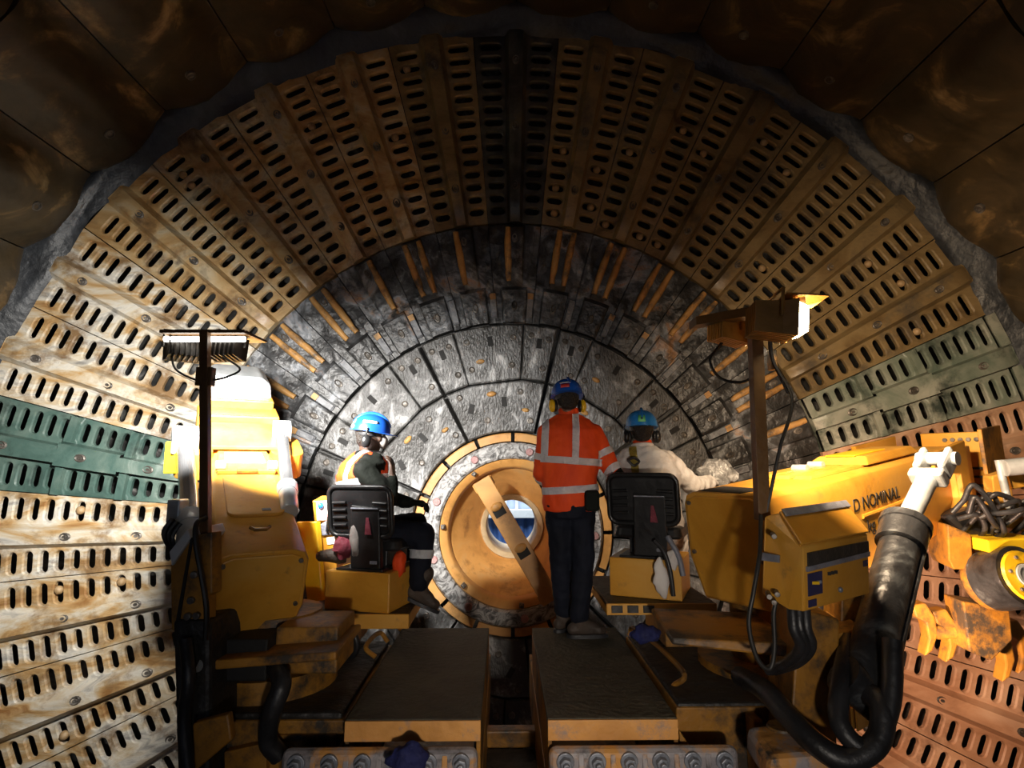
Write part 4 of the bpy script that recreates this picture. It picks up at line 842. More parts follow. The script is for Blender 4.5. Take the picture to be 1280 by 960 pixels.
m = MB(); qq = [pts[0] + Vector((0, 0, .012)), pts[1] + Vector((0, 0, .012)), pts[1] + up * -.14 + Vector((0, -.004, .012)), ]; 
m.ext([pts[1] + nl * .014 + up * .02, pts[1] + nl * .014 - up * .20, pts[1] + nl * .022 - up * .20, pts[1] + nl * .022 + up * .02], A57 * L * 1.03); m.build('tape_strip', M_TAPE, cb, bevel=0.003)
for u, v in ((968, 670), (972, 742), (962, 745), (968, 752)):
    m = MB(); c = at(u, v, 2.52); m.cyl(c + Vector((.02, .06, 0)), c + Vector((-.01, -.02, 0)), 0.012, 8); m.build('knob', M_BOLT, cb, bevel=0.002)
m = MB(); qq = [at(952, 690, 2.60), at(975, 694, 2.54), at(975, 703, 2.54), at(952, 700, 2.60)]; m.prism(qq, [p + Vector((-.006, -.01, 0)) for p in qq]); m.build('tape_strip', M_TAPE, cb)

# hoses and cables (each a thing of its own)
def hose(label, pts, r, name='hydraulic_hose', mat=M_HOSE, n=10, cat='hose', group=None):
    c = [at(*p) for p in pts]; m = MB(); m.tube(spline(c, 8), r, n)
    o = m.build(name, mat, None, 60); return tag(o, label, cat, group)
hose('thick black hose drooping from the big cylinder foot to the chassis', [(1070, 860, 2.62), (1100, 880, 2.5), (1098, 925, 2.45), (1060, 950, 2.45), (1020, 930, 2.5), (985, 895, 2.62), (955, 862, 2.8), (925, 845, 3.12)], 0.048)
hose('thick black hose looping up beside the big cylinder foot', [(1116, 800, 2.55), (1112, 880, 2.48), (1085, 935, 2.45), (1050, 905, 2.50), (1052, 850, 2.6), (1062, 800, 2.8)], 0.040)
for k in range(3):
    hose(('grey-black hose of the bundle below the cabinet, innermost of three', 'grey-black hose of the bundle below the cabinet, middle of three', 'grey-black hose of the bundle below the cabinet, outermost of three')[k],
         [(990 + 8 * k, 756, 2.52), (992 + 8 * k, 785, 2.50), (1000 + 7 * k, 808, 2.52), (985 + 6 * k, 828, 2.62), (960 + 4 * k, 838, 2.75)], 0.022)
hose('thin black cable hanging in a loop below the orange lamp post', [(951, 645, 2.66), (950, 690, 2.56), (942, 740, 2.52), (936, 780, 2.52), (946, 822, 2.52), (962, 836, 2.52), (968, 810, 2.52), (967, 770, 2.52), (970, 752, 2.52)], 0.010, 'cable', M_CABLE, 8, 'cable')
for k, lab in enumerate(('black hose curling behind the seat platform beside the pale boom, wider loop', 'black hose curling behind the seat platform beside the pale boom, tighter loop')):
    hose(lab, [(422 + 6 * k, 782, 3.9), (440 - 3 * k, 790, 3.85), (446 - 5 * k, 810, 3.85), (430, 830 - 6 * k, 3.9), (405, 836, 3.9)], 0.020)
hose('dark hose hanging on the orange side body below the pale boom', [(345, 835, 3.0), (352, 855, 2.9), (340, 890, 2.88), (335, 925, 2.92), (350, 945, 2.95)], 0.045)
hose('dark hose beside the tapered bracket running down the support leg', [(232, 800, 2.85), (236, 850, 2.80), (230, 900, 2.82), (236, 970, 2.82)], 0.03)

# ================================================================== GRAPPLE HEAD at the right edge
gh = thing('grapple_head', 'orange and yellow grapple head with black hoses hanging at the picture edge', 'grapple', at(1240, 790, 4.3))
def gp(name, mat, fn, bevel=0.01, smooth=None):
    m = MB(); fn(m); return m.build(name, mat, gh, smooth, bevel=bevel)
def quad(pts, Y, dpt): 
    q = [at(u, v, Y) for u, v in pts]; return lambda m: m.prism(q, [p + Vector(dpt) for p in q])
gp('side_box', M_YDIRT, quad(((1184, 655), (1214, 668), (1217, 712), (1192, 712), (1186, 700)), 4.15, (.15, .4, 0)))
gp('top_bar', M_YMUFF, quad(((1234, 675), (1300, 672), (1300, 690), (1236, 691)), 4.0, (.05, .3, 0)))
a, b_ = at(1228, 728, 4.2), at(1280, 720, 3.90); d = (b_ - a).normalized()
gp('rotor_drum', M_YDIRT, lambda m: m.tube([a, a + d * .03, b_ - d * .22, b_ - d * .2], [.17, .19, .19, .18], 28), 0, 35)
gp('rotor_band', M_BARREL, lambda m: m.tube([b_ - d * .24, b_ - d * .23, b_ - d * .02, b_], [.19, .20, .20, .195], 28), 0, 35)
gp('rotor_ring', M_YMUFF, lambda m: m.lathe([(.075, .005), (.08, .02), (.155, .02), (.165, .004)], b_, d, 28), 0, 35)
gp('rotor_hub', M_STEEL, lambda m: m.lathe([(.001, .012), (.045, .012), (.055, .03), (.075, .03), (.075, 0)], b_, d, 20), 0, 35)
for k in range(6):
    t = 2 * math.pi * k / 6; u_ = d.orthogonal().normalized(); s = d.cross(u_); c = b_ + (u_ * math.cos(t) + s * math.sin(t)) * .12
    gp('ring_bolt', M_BOLT, lambda m: m.cyl(c + d * .02, c + d * .035, .012, 8), 0.002)
gp('arm', M_YEL, quad(((1240, 595), (1262, 588), (1270, 640), (1300, 660), (1300, 672), (1246, 655)), 4.3, (.05, .15, 0)))
gp('arm', M_YEL, quad(((1258, 590), (1300, 585), (1300, 605), (1266, 612)), 4.25, (.05, .15, 0)))
gp('small_ram', M_STEEL, lambda m: m.tube([at(1256, 585, 4.15), at(1300, 580, 4.1)], .06, 16), 0, 35)
gp('small_ram', M_STEEL, lambda m: m.tube([at(1248, 575, 4.2), at(1262, 635, 4.2)], .025, 12), 0, 35)
gp('lower_yoke', M_YDIRT, quad(((1204, 752), (1262, 760), (1266, 800), (1240, 826), (1212, 815)), 4.15, (.05, .25, 0)))
for k, (u, v) in enumerate(((1150, 768), (1176, 776), (1246, 800), (1266, 790))):
    c = at(u, v, 4.3); gp('claw', M_YDIRT, lambda m: m.ext([c + Vector(w_) for w_ in ((-.05, 0, .06), (.05, 0, .08), (.11, 0, -.02), (.12, 0, -.14), (.07, 0, -.25), (.01, 0, -.29), (.05, 0, -.17), (.04, 0, -.06), (-.03, 0, -.02))], (.02, .12, 0)), 0.012)
gp('claw_arm', M_YDIRT, lambda m: m.tube([at(1165, 790, 4.35), at(1225, 790, 4.3)], .05, 12), 0, 40)
rnd = random.Random(5)
for k in range(14):
    c = at(1190 + 7 * k, 640 + rnd.uniform(-14, 10), 4.1 + rnd.uniform(-.1, .15))
    gp('hose', M_HOSE, lambda m: m.tube(spline([c, c + Vector((rnd.uniform(.02, .12), -.05, rnd.uniform(.02, .12))), c + Vector((rnd.uniform(.12, .22), -.03, rnd.uniform(-.1, .05))), c + Vector((rnd.uniform(.1, .3), .1, rnd.uniform(-.25, -.1)))], 6), .018, 8), 0, 60)
gp('shroud', M_HOSE, quad(((1178, 645), (1235, 628), (1262, 650), (1240, 675), (1205, 668)), 4.25, (.1, .3, 0)), 0.04)

# ================================================================== SEATS, PLATFORMS, CONSOLE
def seat(label, base, az, H0):
    """operator seat: local +y is where the sitter looks, origin at the base box's bottom centre"""
    t = thing('operator_chair', label, 'seat', base, (0, 0, -rad(az)))
    B = lambda name, mat, fn, bevel=0.01, smooth=None: lpart(t, name, mat, fn, bevel, smooth)
    B('base_box', M_YEL, lambda m: m.bb(-.235, .235, -.20, .26, 0, .25), 0.008)
    B('mount_plate', M_PLASTIC, lambda m: m.bb(-.17, .17, -.18, .24, .25, .265), 0.004)
    B('back_panel', M_PLASTIC, lambda m: m.prism([(x, y, z) for x, y, z in ((-.07, -.17, .265), (.15, -.17, .265), (.15, -.21, .66), (-.06, -.21, .68))], [(x, y + .05, z) for x, y, z in ((-.07, -.17, .265), (.15, -.17, .265), (.15, -.21, .66), (-.06, -.21, .68))]), 0.008)
    B('panel_trim', M_TAPE, lambda m: m.bb(-.055, .145, -.222, -.205, .655, .664), 0.002)
    B('warning_tag', M_REDD, lambda m: m.prism([(x, -.203, z) for x, z in ((.055, .60), (.075, .60), (.10, .49), (.05, .49))], [(x, -.212, z) for x, z in ((.055, .60), (.075, .60), (.10, .49), (.05, .49))]), 0.002)
    B('rating_label', M_TAPE, lambda m: m.bb(.08, .13, -.186, -.176, .30, .32), 0.001)
    out = rrect(-.23, .23, 0, .33, .06)
    tilt = Matrix.Rotation(rad(9), 3, 'X')
    place = lambda x, y, z: tilt @ Vector((x, y, z)) + Vector((0, -.13, .48))
    bk = B('backrest', M_PLASTIC, lambda m: m.prism([place(x, -.035, z) for x, z in out], [place(x * .96, .035, .01 + z * .96) for x, z in out]), 0.025, 40)
    for s in (-1, 1):
        for k in range(4):
            lpart(t, 'back_rib', M_PLASTIC, lambda m: m.tube([place(s * .20, -.04, .07 + .05 * k), place(s * .10, -.042, .075 + .05 * k)], .011, 8), 0, 60, par=bk)
    lpart(t, 'back_rim', M_PLASTIC, lambda m: m.tube([place(x, -.035, z) for x, z in out] + [place(*(out[0][0], -.035, out[0][1]))], .016, 8), 0, 60, par=bk)
    B('cushion', M_PLASTIC, lambda m: m.prism([(x, y, .37) for x, y in rrect(-.24, .24, -.10, .38, .07)], [(x, y, .45) for x, y in rrect(-.22, .22, -.08, .36, .06)]), 0.02, 40)
    B('pedestal', M_PLASTIC, lambda m: m.bb(-.13, .13, -.04, .28, .26, .38), 0.01)
    return t
def platform(label, x0, x1, y0, y1, z0, z1):
    t = thing('operator_platform', label, 'platform', ((x0 + x1) / 2, y0, z0))
    MB().bb(x0, x1, y0, y1, z1 - 0.02, z1).build('tread_plate', M_SLUDGE, t, bevel=0.004)
    MB().bb(x0, x1, y0 - .02, y0, z0, z1).build('edge_beam', M_YEL, t, bevel=0.005)
    MB().bb(x0, x0 + .02, y0, y1, z0, z1).build('edge_beam', M_YEL, t, bevel=0.005)
    MB().bb(x1 - .02, x1, y0, y1, z0, z1).build('edge_beam', M_YEL, t, bevel=0.005)
    for k in range(3): MB().bb(x0 + .03 + .10 * k, x0 + .10 + .10 * k, y0 - .03, y0 - .02, z0 + .015, z1 - .01).build('dark_patch', M_SLUDGE, t, bevel=0.003)
    return t
# left seat: base box front face about (412-498, 716-765)
SLB = at(455, 765, 3.92); SLB.y = 4.12
platform('yellow-edged platform under the seat of the person in black sleeves', SLB.x - 0.40, SLB.x + 0.30, 3.88, 4.75, SLB.z - 0.09, SLB.z - 0.001)
seat('black operator seat on orange box, under the person in black sleeves', SLB, 16, 0)
SRB = at(822, 748, 3.92); SRB.y = 4.10
platform('yellow-edged platform under the seat of the person in white', SRB.x - 0.36, SRB.x + 0.34, 3.80, 4.7, SRB.z - 0.07, SRB.z - 0.001)
seat('black operator seat on orange box, under the person in white', SRB, 24, 0)
# supports of the platforms
part('platform_arm', M_YDIRT, lambda m: m.bb(SLB.x - .25, SLB.x - .10, 3.95, 4.5, -0.06, SLB.z - .09))
part('platform_arm', M_YDIRT, lambda m: m.bb(SRB.x + .05, SRB.x + .22, 3.95, 4.5, -0.02, SRB.z - .07))
# console left of the left seat
cs = thing('operator_console', 'yellow operator console with white panel, blue knob and joystick beside the seat', 'console', at(398, 765, 4.3))
def cp(name, mat, fn, bevel=0.008, smooth=None, par=None):
    m = MB(); fn(m); return m.build(name, mat, par or cs, smooth, bevel=bevel)
cp('pedestal', M_YEL, quad(((396, 660), (418, 660), (424, 765), (398, 765)), 4.30, (.03, .35, 0)))
cp('side_sheet', M_YMUFF, quad(((370, 652), (396, 652), (404, 760), (385, 760)), 4.25, (.02, .03, 0)))
hd = cp('head_box', M_YEL, quad(((390, 626), (422, 625), (424, 652), (393, 654)), 4.38, (.02, .16, .03)))
cp('white_panel', M_WHITEP, quad(((395, 628), (421, 627), (422, 650), (396, 651)), 4.372, (.0, .01, 0)), 0.002, par=hd)
cp('pink_label', M_REDBALL, quad(((397, 643), (420, 642), (421, 650), (397, 651)), 4.368, (.0, .01, 0)), 0.001, par=hd)
cp('knob', M_BLUEL, lambda m: m.ball(at(401, 632, 4.36), .022, 12, 8), 0, 60, par=hd)
jb = cp('joystick_base', M_TAPE, quad(((400, 655), (418, 653), (420, 668), (402, 670)), 4.28, (.02, .10, .02)))
cp('joystick', M_PLASTIC, lambda m: m.tube([at(409, 664, 4.27), at(411, 650, 4.25), at(413, 643, 4.25)], [.012, .014, .02], 10), 0, 50, par=jb)
cp('white_label', M_WHITEP, quad(((408, 672), (418, 671), (419, 680), (409, 681)), 4.294, (0, .01, 0)), 0.001)
m = MB(); p0 = at(418, 694, 4.05)
m.loft([[p0 + Vector((x, sx * math.cos(k * math.pi / 5), sz * math.sin(k * math.pi / 5) + (0.0 if x > -.06 else -.005))) for k in range(10)] for x, sx, sz in ((-.12, .02, .02), (-.10, .04, .035), (-.03, .045, .045), (.04, .04, .06), (.08, .02, .05))])
tag(m.build('work_shoe', M_BOOT, None, 50), 'dark brown shoe lying beside the black seat and console', 'shoe')
crumple('maroon_cloth', at(430, 684, 4.0), (0.07, 0.05, 0.075), M_REDD, 'crumpled maroon cloth stuffed beside the black seat', 'cloth', 8)
crumple('grey_rag', at(444, 676, 3.96), (0.035, 0.03, 0.11), M_MASK, 'grey rag hanging beside the seat back panel', 'rag', 12)
crumple('orange_rag', at(499, 705, 4.02), (0.045, 0.04, 0.09), M_VEST, 'crumpled orange cloth beside the black seat panel', 'cloth', 22)
crumple('work_glove', at(826, 722, 3.82), (0.05, 0.035, 0.115), M_WHITEC, 'white glove hanging down over the orange seat box', 'glove', 2)
crumple('work_glove', at(841, 700, 3.84), (0.04, 0.03, 0.06), M_WHITEC, 'white glove lying behind straps on the orange seat box', 'glove', 5)
hose('dark strap hanging over the orange seat box beside the gloves', [(818, 676, 3.84), (830, 690, 3.80), (838, 715, 3.78), (842, 745, 3.78)], 0.014, 'harness_strap', M_HOSE, 8, 'strap')
hose('grey strap with buckle end hanging on the orange seat box', [(834, 670, 3.86), (848, 695, 3.82), (854, 720, 3.80)], 0.018, 'harness_strap', M_TAPE, 8, 'strap')
crumple('plastic_bag', at(896, 592, 4.6), (0.14, 0.09, 0.12), M_PBAG, 'crumpled clear plastic bag on the boom behind the person in white', 'bag', 14)
crumple('blue_rag', at(808, 796, 3.7) + Vector((0, 0, .02)), (0.085, 0.06, 0.055), M_RAGB, 'crumpled blue rag on the dirt beside the walkway plate', 'rag', 9)

# ================================================================== PEOPLE
def capsule(m, a, ra, b, rb, n=14):
    a, b = Vector(a), Vector(b); d = (b - a); L = d.length
    if L < 1e-5: m.ball(a, ra, n, 8); return
    d /= L; u = d.orthogonal().normalized(); s = d.cross(u); rings = []
    for k in range(5):
        t = math.pi / 2 * k / 4; rings.append((a - d * ra * math.cos(t), max(ra * math.sin(t), .0005)))
    for k in range(5):
        t = math.pi / 2 * k / 4; rings.append((b + d * rb * math.sin(t), max(rb * math.cos(t), .0005)))
    m.loft([[c + (u * math.cos(2 * math.pi * j / n) + s * math.sin(2 * math.pi * j / n)) * r for j in range(n)] for c, r in rings])
def ell(c, R, Fv, a, b, n=22, p=2.4):
    out = []
    for k in range(n):
        t = 2 * math.pi * k / n; x, y = math.cos(t), math.sin(t)
        sx = math.copysign(abs(x) ** (2 / p), x); sy = math.copysign(abs(y) ** (2 / p), y); out.append(Vector(c) + R * (a * sx) + Fv * (b * sy))
    return out
def skinmesh(name, m, mat, parent, vox=0.012, smooth=4, folds=0.0, fscale=0.12):
    me = m.mesh(name, mat); tmp = bpy.data.objects.new('tmp_' + name, me); COL.objects.link(tmp)
    r = tmp.modifiers.new('r', 'REMESH'); r.mode = 'VOXEL'; r.voxel_size = vox; r.use_smooth_shade = True
    s = tmp.modifiers.new('s', 'SMOOTH'); s.iterations = smooth; s.factor = 0.5
    if folds:
        tx = bpy.data.textures.new('folds', 'CLOUDS'); tx.noise_scale = fscale; tx.noise_depth = 1
        dsp = tmp.modifiers.new('d', 'DISPLACE'); dsp.texture = tx; dsp.strength = folds; dsp.mid_level = 0.5; dsp.texture_coords = 'GLOBAL'
    dg = bpy.context.evaluated_depsgraph_get(); ev = tmp.evaluated_get(dg)
    out = bpy.data.meshes.new_from_object(ev); bpy.data.objects.remove(tmp)
    xf = rmat(root_of(parent)).inverted(); out.transform(xf); out.name = name
    out.materials.clear(); out.materials.append(mat)
    out.polygons.foreach_set('use_smooth', [True] * len(out.polygons))
    o = bpy.data.objects.new(name, out); link(o, parent); return o
def band(name, src, parent, mat, planes, keep, off=0.005):
    """strip of tape lying on a garment: garment faces between cutting planes, lifted off along their normals. planes in world space (point, normal)"""
    bm = bmesh.new(); bm.from_mesh(src.data); bm.transform(rmat(root_of(parent)))
    for co, no in planes:
        bmesh.ops.bisect_plane(bm, geom=bm.verts[:] + bm.edges[:] + bm.faces[:], plane_co=co, plane_no=no, clear_outer=True)
    bm.normal_update()
    bad = [f for f in bm.faces if not keep(f.calc_center_median(), f.normal)]
    bmesh.ops.delete(bm, geom=bad, context='FACES')
    bm.normal_update()
    for v in bm.verts: v.co += v.normal * off
    r = bmesh.ops.extrude_face_region(bm, geom=bm.faces[:])
    bm.normal_update()
    me = bpy.data.meshes.new(name); bm.transform(rmat(root_of(parent)).inverted()); bm.to_mesh(me); bm.free(); me.materials.append(mat); me.polygons.foreach_set('use_smooth', [True] * len(me.polygons))
    o = bpy.data.objects.new(name, me); link(o, parent); return o
def hand_pts(m, wrist, fwd, palm_n, side, k=1.0, curl=0.6, thick=1.0):
    """palm and five fingers; fwd = along the hand, palm_n = out of the palm, side = towards the thumb"""
    w0, f, n, s = Vector(wrist), Vector(fwd).normalized(), Vector(palm_n).normalized(), Vector(side).normalized()
    pc = w0 + f * .05 * k
    for sx in (-.026, -.009, .009, .026): capsule(m, w0 + s * sx * .7 * k, .016 * k * thick, w0 + f * .085 * k + s * sx * 1.1 * k, .014 * k * thick, 10)
    for i, (sx, ln) in enumerate(((.033, .070), (.011, .080), (-.011, .074), (-.033, .058))):
        p = w0 + f * .088 * k + s * sx * k; dirv = (f + s * sx * 2.0).normalized(); rr = .0095 * k * thick; ang = curl * .5
        for j in range(3):
            dv = dirv * math.cos(ang) + n * math.sin(ang); q = p + dv * ln * k * (.42, .32, .26)[j]; capsule(m, p, rr, q, rr * .93, 8); p = q; rr *= .93; ang += curl * (.9, .7, 0)[j]
    p = w0 + f * .02 * k + s * .028 * k; dv = (f * .6 + s * .75 + n * .25).normalized()
    q = p + dv * .045 * k; capsule(m, p, .015 * k * thick, q, .012 * k * thick, 8); dv2 = (dv * .7 + f * .5 + n * .3 * curl).normalized(); q2 = q + dv2 * .032 * k; capsule(m, q, .012 * k * thick, q2, .010 * k * thick, 8)
def head_pts(m, c, R, Fv, U):
    """skull, jaw, nose, brow, lips, ears; c = centre of the head"""
    c = Vector(c); M3 = Matrix((R, Fv, U)).transposed()
    m.ball(c + U * .02, (.076, .098, .105), 18, 12, M3); m.ball(c + Fv * .022 - U * .055, (.058, .070, .068), 16, 10, M3)
    m.ball(c + Fv * .055 - U * .095, (.032, .030, .024), 12, 8, M3)
    capsule(m, c + Fv * .092 + U * .012, .010, c + Fv * .112 - U * .026, .015, 10)
    for s in (-1, 1):
        m.ball(c + R * (.077 * s) - Fv * .008 - U * .012, (.011, .020, .032), 10, 8, M3)
        m.ball(c + R * (.030 * s) + Fv * .088 + U * .026, (.026, .012, .009), 10, 6, M3)
        m.ball(c + R * (.036 * s) + Fv * .074 - U * .028, (.024, .020, .020), 10, 6, M3)
    m.ball(c + Fv * .094 - U * .056, (.025, .010, .007), 10, 6, M3); m.ball(c + Fv * .090 - U * .069, (.023, .011, .008), 10, 6, M3)
def eyes(parent, c, R, Fv, U):
    for s in (-1, 1):
        m = MB(); m.ball(Vector(c) + R * (.030 * s) + Fv * .086 + U * .008, .011, 10, 8); e = m.build('eye', M_WHITEP, parent, 60)
        m = MB(); m.ball(Vector(c) + R * (.030 * s) + Fv * .0945 + U * .008, .0048, 8, 6); m.build('pupil', M_INK, e, 60)
def helmet(parent, c, R, Fv, U, mat, sticker=None, muff=None, muff_s=(1, -1)):
    c = Vector(c) + U * .020; M3 = Matrix((R, Fv, U)).transposed(); W = lambda x, y, z: c + M3 @ Vector((x, y, z))
    m = MB(); rings = []
    for j in range(9):
        t = math.pi / 2 * j / 8; s = math.cos(t) ** .8 if j < 8 else .01
        rings.append([W(.118 * s * math.cos(2 * math.pi * k / 28), .142 * s * math.sin(2 * math.pi * k / 28), .125 * math.sin(t) ** .95) for k in range(28)])
    m.loft(rings); hm = m.build('helmet', mat, parent, 50)
    m = MB(); up = []; lo = []
    for k in range(28):
        t = 2 * math.pi * k / 28; f = .005 + .055 * max(0, math.sin(t)) ** 2.0
        up.append(W((.118 + f * .55) * math.cos(t), (.142 + f) * math.sin(t), .004 - .012 * max(0, math.sin(t)))); lo.append(up[-1] - U * .006)
    m.prism(up, lo); m.build('brim', mat, hm, 40)
    m = MB(); m.tube([W(0, .135 * math.cos(rad(a)), .012 + .122 * math.sin(rad(a))) for a in range(15, 170, 12)], .012, 8); m.build('ridge', mat, hm, 60)
    m = MB(); m.lathe([(.080, -.03), (.086, -.03), (.088, .0), (.082, 0)], W(0, -.012, -.004), U, 24); m.build('headband', M_HOSE, hm, 40)
    for (st_mat, az, z, w_, h_) in sticker or ():
        m = MB(); g = []
        for dz in (-h_ / 2, h_ / 2):
            row = []
            for k in range(7):
                a = rad(az) + (k / 6 - .5) * w_ / .13; zz = z + dz; s = math.cos(math.asin(min(.99, (zz / .125) ** (1 / .95)))) ** .8
                row.append(W(.1215 * s * math.cos(a), .1455 * s * math.sin(a), zz + .002))
            g.append(row)
        m.add(g[0] + g[1], [(k, k + 1, 8 + k, 7 + k) for k in range(6)]); o = m.build('sticker', st_mat, hm, 60); sd = o.modifiers.new('t', 'SOLIDIFY'); sd.thickness = .0015; sd.offset = 1
    if muff:
        for s in muff_s:
            m = MB(); m.ball(W(s * .112, -.012, -.075), (.026, .036, .048), 16, 10, M3); mu = m.build('ear_muff', muff, parent, 60)
            m = MB(); m.ball(W(s * .090, -.012, -.075), (.018, .034, .046), 14, 8, M3); m.build('ear_cushion', M_PLASTIC, mu, 60)
            m = MB(); m.tube([W(s * .118, -.012, -.06), W(s * .130, -.012, -.02), W(s * .122, -.012, .02)], .006, 6); m.build('muff_arm', M_PLASTIC, mu, 60)
    return hm
def boot(parent, ankle, toe, up=(0, 0, 1), mat=M_BOOT):
    """toe: forward direction of the foot; up: along the shin"""
    a = Vector(ankle); dn = Vector(toe).normalized(); s = dn.cross(Vector(up)).normalized(); u2 = s.cross(dn); m = MB()
    capsule(m, a + u2 * .11, .056, a, .052); capsule(m, a - u2 * .045 - dn * .045, .042, a - u2 * .055 + dn * .15, .036)
    capsule(m, a - u2 * .01, .048, a + dn * .09 - u2 * .035, .042); capsule(m, a - u2 * .052 + dn * .13 + s * .016, .034, a - u2 * .052 + dn * .13 - s * .016, .034)
    b = skinmesh('boot', m, mat, parent, .010, 3)
    m = MB(); c0 = a - u2 * .088 + dn * .055; q = []
    for k in range(16):
        an = 2 * math.pi * k / 16; x = math.cos(an); y = math.sin(an); q.append(c0 + dn * (.145 * math.copysign(abs(x) ** .7, x)) + s * .046 * math.copysign(abs(y) ** .8, y))
    m.prism([p - u2 * .012 for p in q], [p + u2 * .012 for p in q]); m.build('sole', M_HOSE, b, 50)
    return b

def torso_loft(m, pel, chest, neck, Rp, Rc, Fp, Fc, k=0.0, hem=0.0, kp=None, sh=1.0):
    kp = k if kp is None else kp
    pel, chest, neck = Vector(pel), Vector(chest), Vector(neck)
    sp = (chest - pel); st = []
    st.append(ell(pel - sp.normalized() * (.06 + hem), Rp, Fp, .150 + kp, .105 + kp)); st.append(ell(pel, Rp, Fp, .168 + kp, .118 + kp))
    mid = pel.lerp(chest, .5); Rm = (Rp + Rc).normalized(); Fm = (Fp + Fc).normalized()
    st.append(ell(mid, Rm, Fm, .150 + k, .108 + k)); st.append(ell(chest, Rc, Fc, .178 + k, .122 + k))
    st.append(ell(chest.lerp(neck, .55), Rc, Fc, (.178 + k) * sh, .108 + k)); st.append(ell(chest.lerp(neck, .85), Rc, Fc, (.115 + k) * sh, .075 + k * .7)); st.append(ell(neck, Rc, Fc, .062 + k * .5, .058 + k * .5))
    m.loft(st)

def person(label, base, J, Rp, Fp, Rc, Fc, head, hR, hF, hU, skin=M_SKIN):
    t = thing('person', label, 'person', base)
    m = MB(); torso_loft(m, J['pel'], J['chest'], J['neck'], Rp, Rc, Fp, Fc)
    capsule(m, J['neck'] - hU * .02, .056, Vector(head) - hU * .06 - hF * .015, .052)
    head_pts(m, head, hR, hF, hU)
    for s in 'LR':
        capsule(m, J['sh' + s], .055, J['el' + s], .040); capsule(m, J['el' + s], .040, J['wr' + s], .027)
        capsule(m, J['hip' + s], .080, J['kn' + s], .056); capsule(m, J['kn' + s], .054, J['an' + s], .038)
        capsule(m, J['an' + s], .036, J['toe' + s], .026)
        hf, hn, hs, cu = J['hand' + s]; hand_pts(m, J['wr' + s], hf, hn, hs, 1.0, cu)
    body = skinmesh('body', m, skin, t, .0075, 2)
    eyes(body, head, hR, hF, hU)
    m = MB(); M3 = Matrix((hR, hF, hU)).transposed(); m.ball(Vector(head) - hF * .016 + hU * .018, (.083, .094, .104), 18, 12, M3); m.ball(Vector(head) - hF * .045 - hU * .04, (.070, .050, .060), 14, 10, M3)
    h = skinmesh('hair', m, M_HAIR, t, .010, 2)
    return t
def vec(*a): return Vector(a)
def orth(Fv, up=(0, 0, 1)):
    Fv = Vector(Fv).normalized(); R = Fv.cross(Vector(up)).normalized(); U = R.cross(Fv); return R, Fv, U

# ---------------------------------------------------------------- standing person in orange jacket (seen from behind)
Y = 4.14
Rp, Fp, _ = orth((0.10, 1, 0)); Rc, Fc, _ = orth((0.02, 1, 0))
hR, hF, hU = orth((-0.10, 1, -0.22))
J = dict(pel=at(712, 628, Y), chest=at(713, 562, Y), neck=at(711, 519, Y + .02))
J['shL'], J['elL'], J['wrL'] = at(685, 541, Y), at(677, 590, Y + .02), at(684, 612, Y + .22)
J['shR'], J['elR'], J['wrR'] = at(741, 542, Y), at(762, 582, Y - .03), at(781, 604, Y - .10)
J['hipL'], J['hipR'] = at(699, 636, Y), at(727, 636, Y)
J['anL'] = vec(at(704, 770, Y + .14).x, Y + .14, .10); J['anR'] = vec(at(724, 770, Y - .02).x, Y - .02, .10)
J['knL'] = at(701, 706, Y + .06); J['knR'] = at(729, 706, Y - .03)
J['toeL'] = J['anL'] + vec(.10, .09, -.06); J['toeR'] = J['anR'] + vec(.13, .01, -.06)
J['handL'] = ((0.3, 1, -.2), (1, 0, 0), (0, 0, 1), .8); J['handR'] = ((.55, -.1, -.55), (-.3, 0, -1), (0, 1, 0), .7)
head = at(708.5, 499, Y + .02)
t = person('standing person in orange reflective jacket and blue helmet, seen from behind', vec(J['anR'].x, Y, 0), J, Rp, Fp, Rc, Fc, head, hR, hF, hU)
m = MB(); torso_loft(m, J['pel'] + vec(0, 0, .02), J['chest'], J['neck'], Rp, Rc, Fp, Fc, .045, .02, .026)
for s in 'LR':
    capsule(m, J['sh' + s], .078, J['el' + s], .066); capsule(m, J['el' + s], .066, J['el' + s].lerp(J['wr' + s], .30), .060)
jk = skinmesh('jacket', m, M_VEST, t, .011, 4, .022, .09)
m = MB(); m.lathe([(.062, -.02), (.070, -.02), (.076, .035), (.066, .035)], J['neck'] + vec(0, 0, .005), (0, .2, 1), 24); m.build('collar', M_VEST, jk, 50)
m = MB()
m.loft([ell(J['pel'] - vec(0, 0, .10), Rp, Fp, .150, .125), ell(J['pel'] - vec(0, 0, .02), Rp, Fp, .182, .138), ell(J['pel'] + vec(0, 0, .10), Rp, Fp, .165, .125)])
for s in 'LR': capsule(m, J['hip' + s], .100, J['kn' + s], .078); capsule(m, J['kn' + s], .078, J['an' + s] + vec(0, 0, .03), .062)
skinmesh('trousers', m, M_NAVYC, t, .011, 3, .020, .08)
boot(t, J['anL'], (.75, .65, 0)); boot(t, J['anR'], (1, .08, 0))
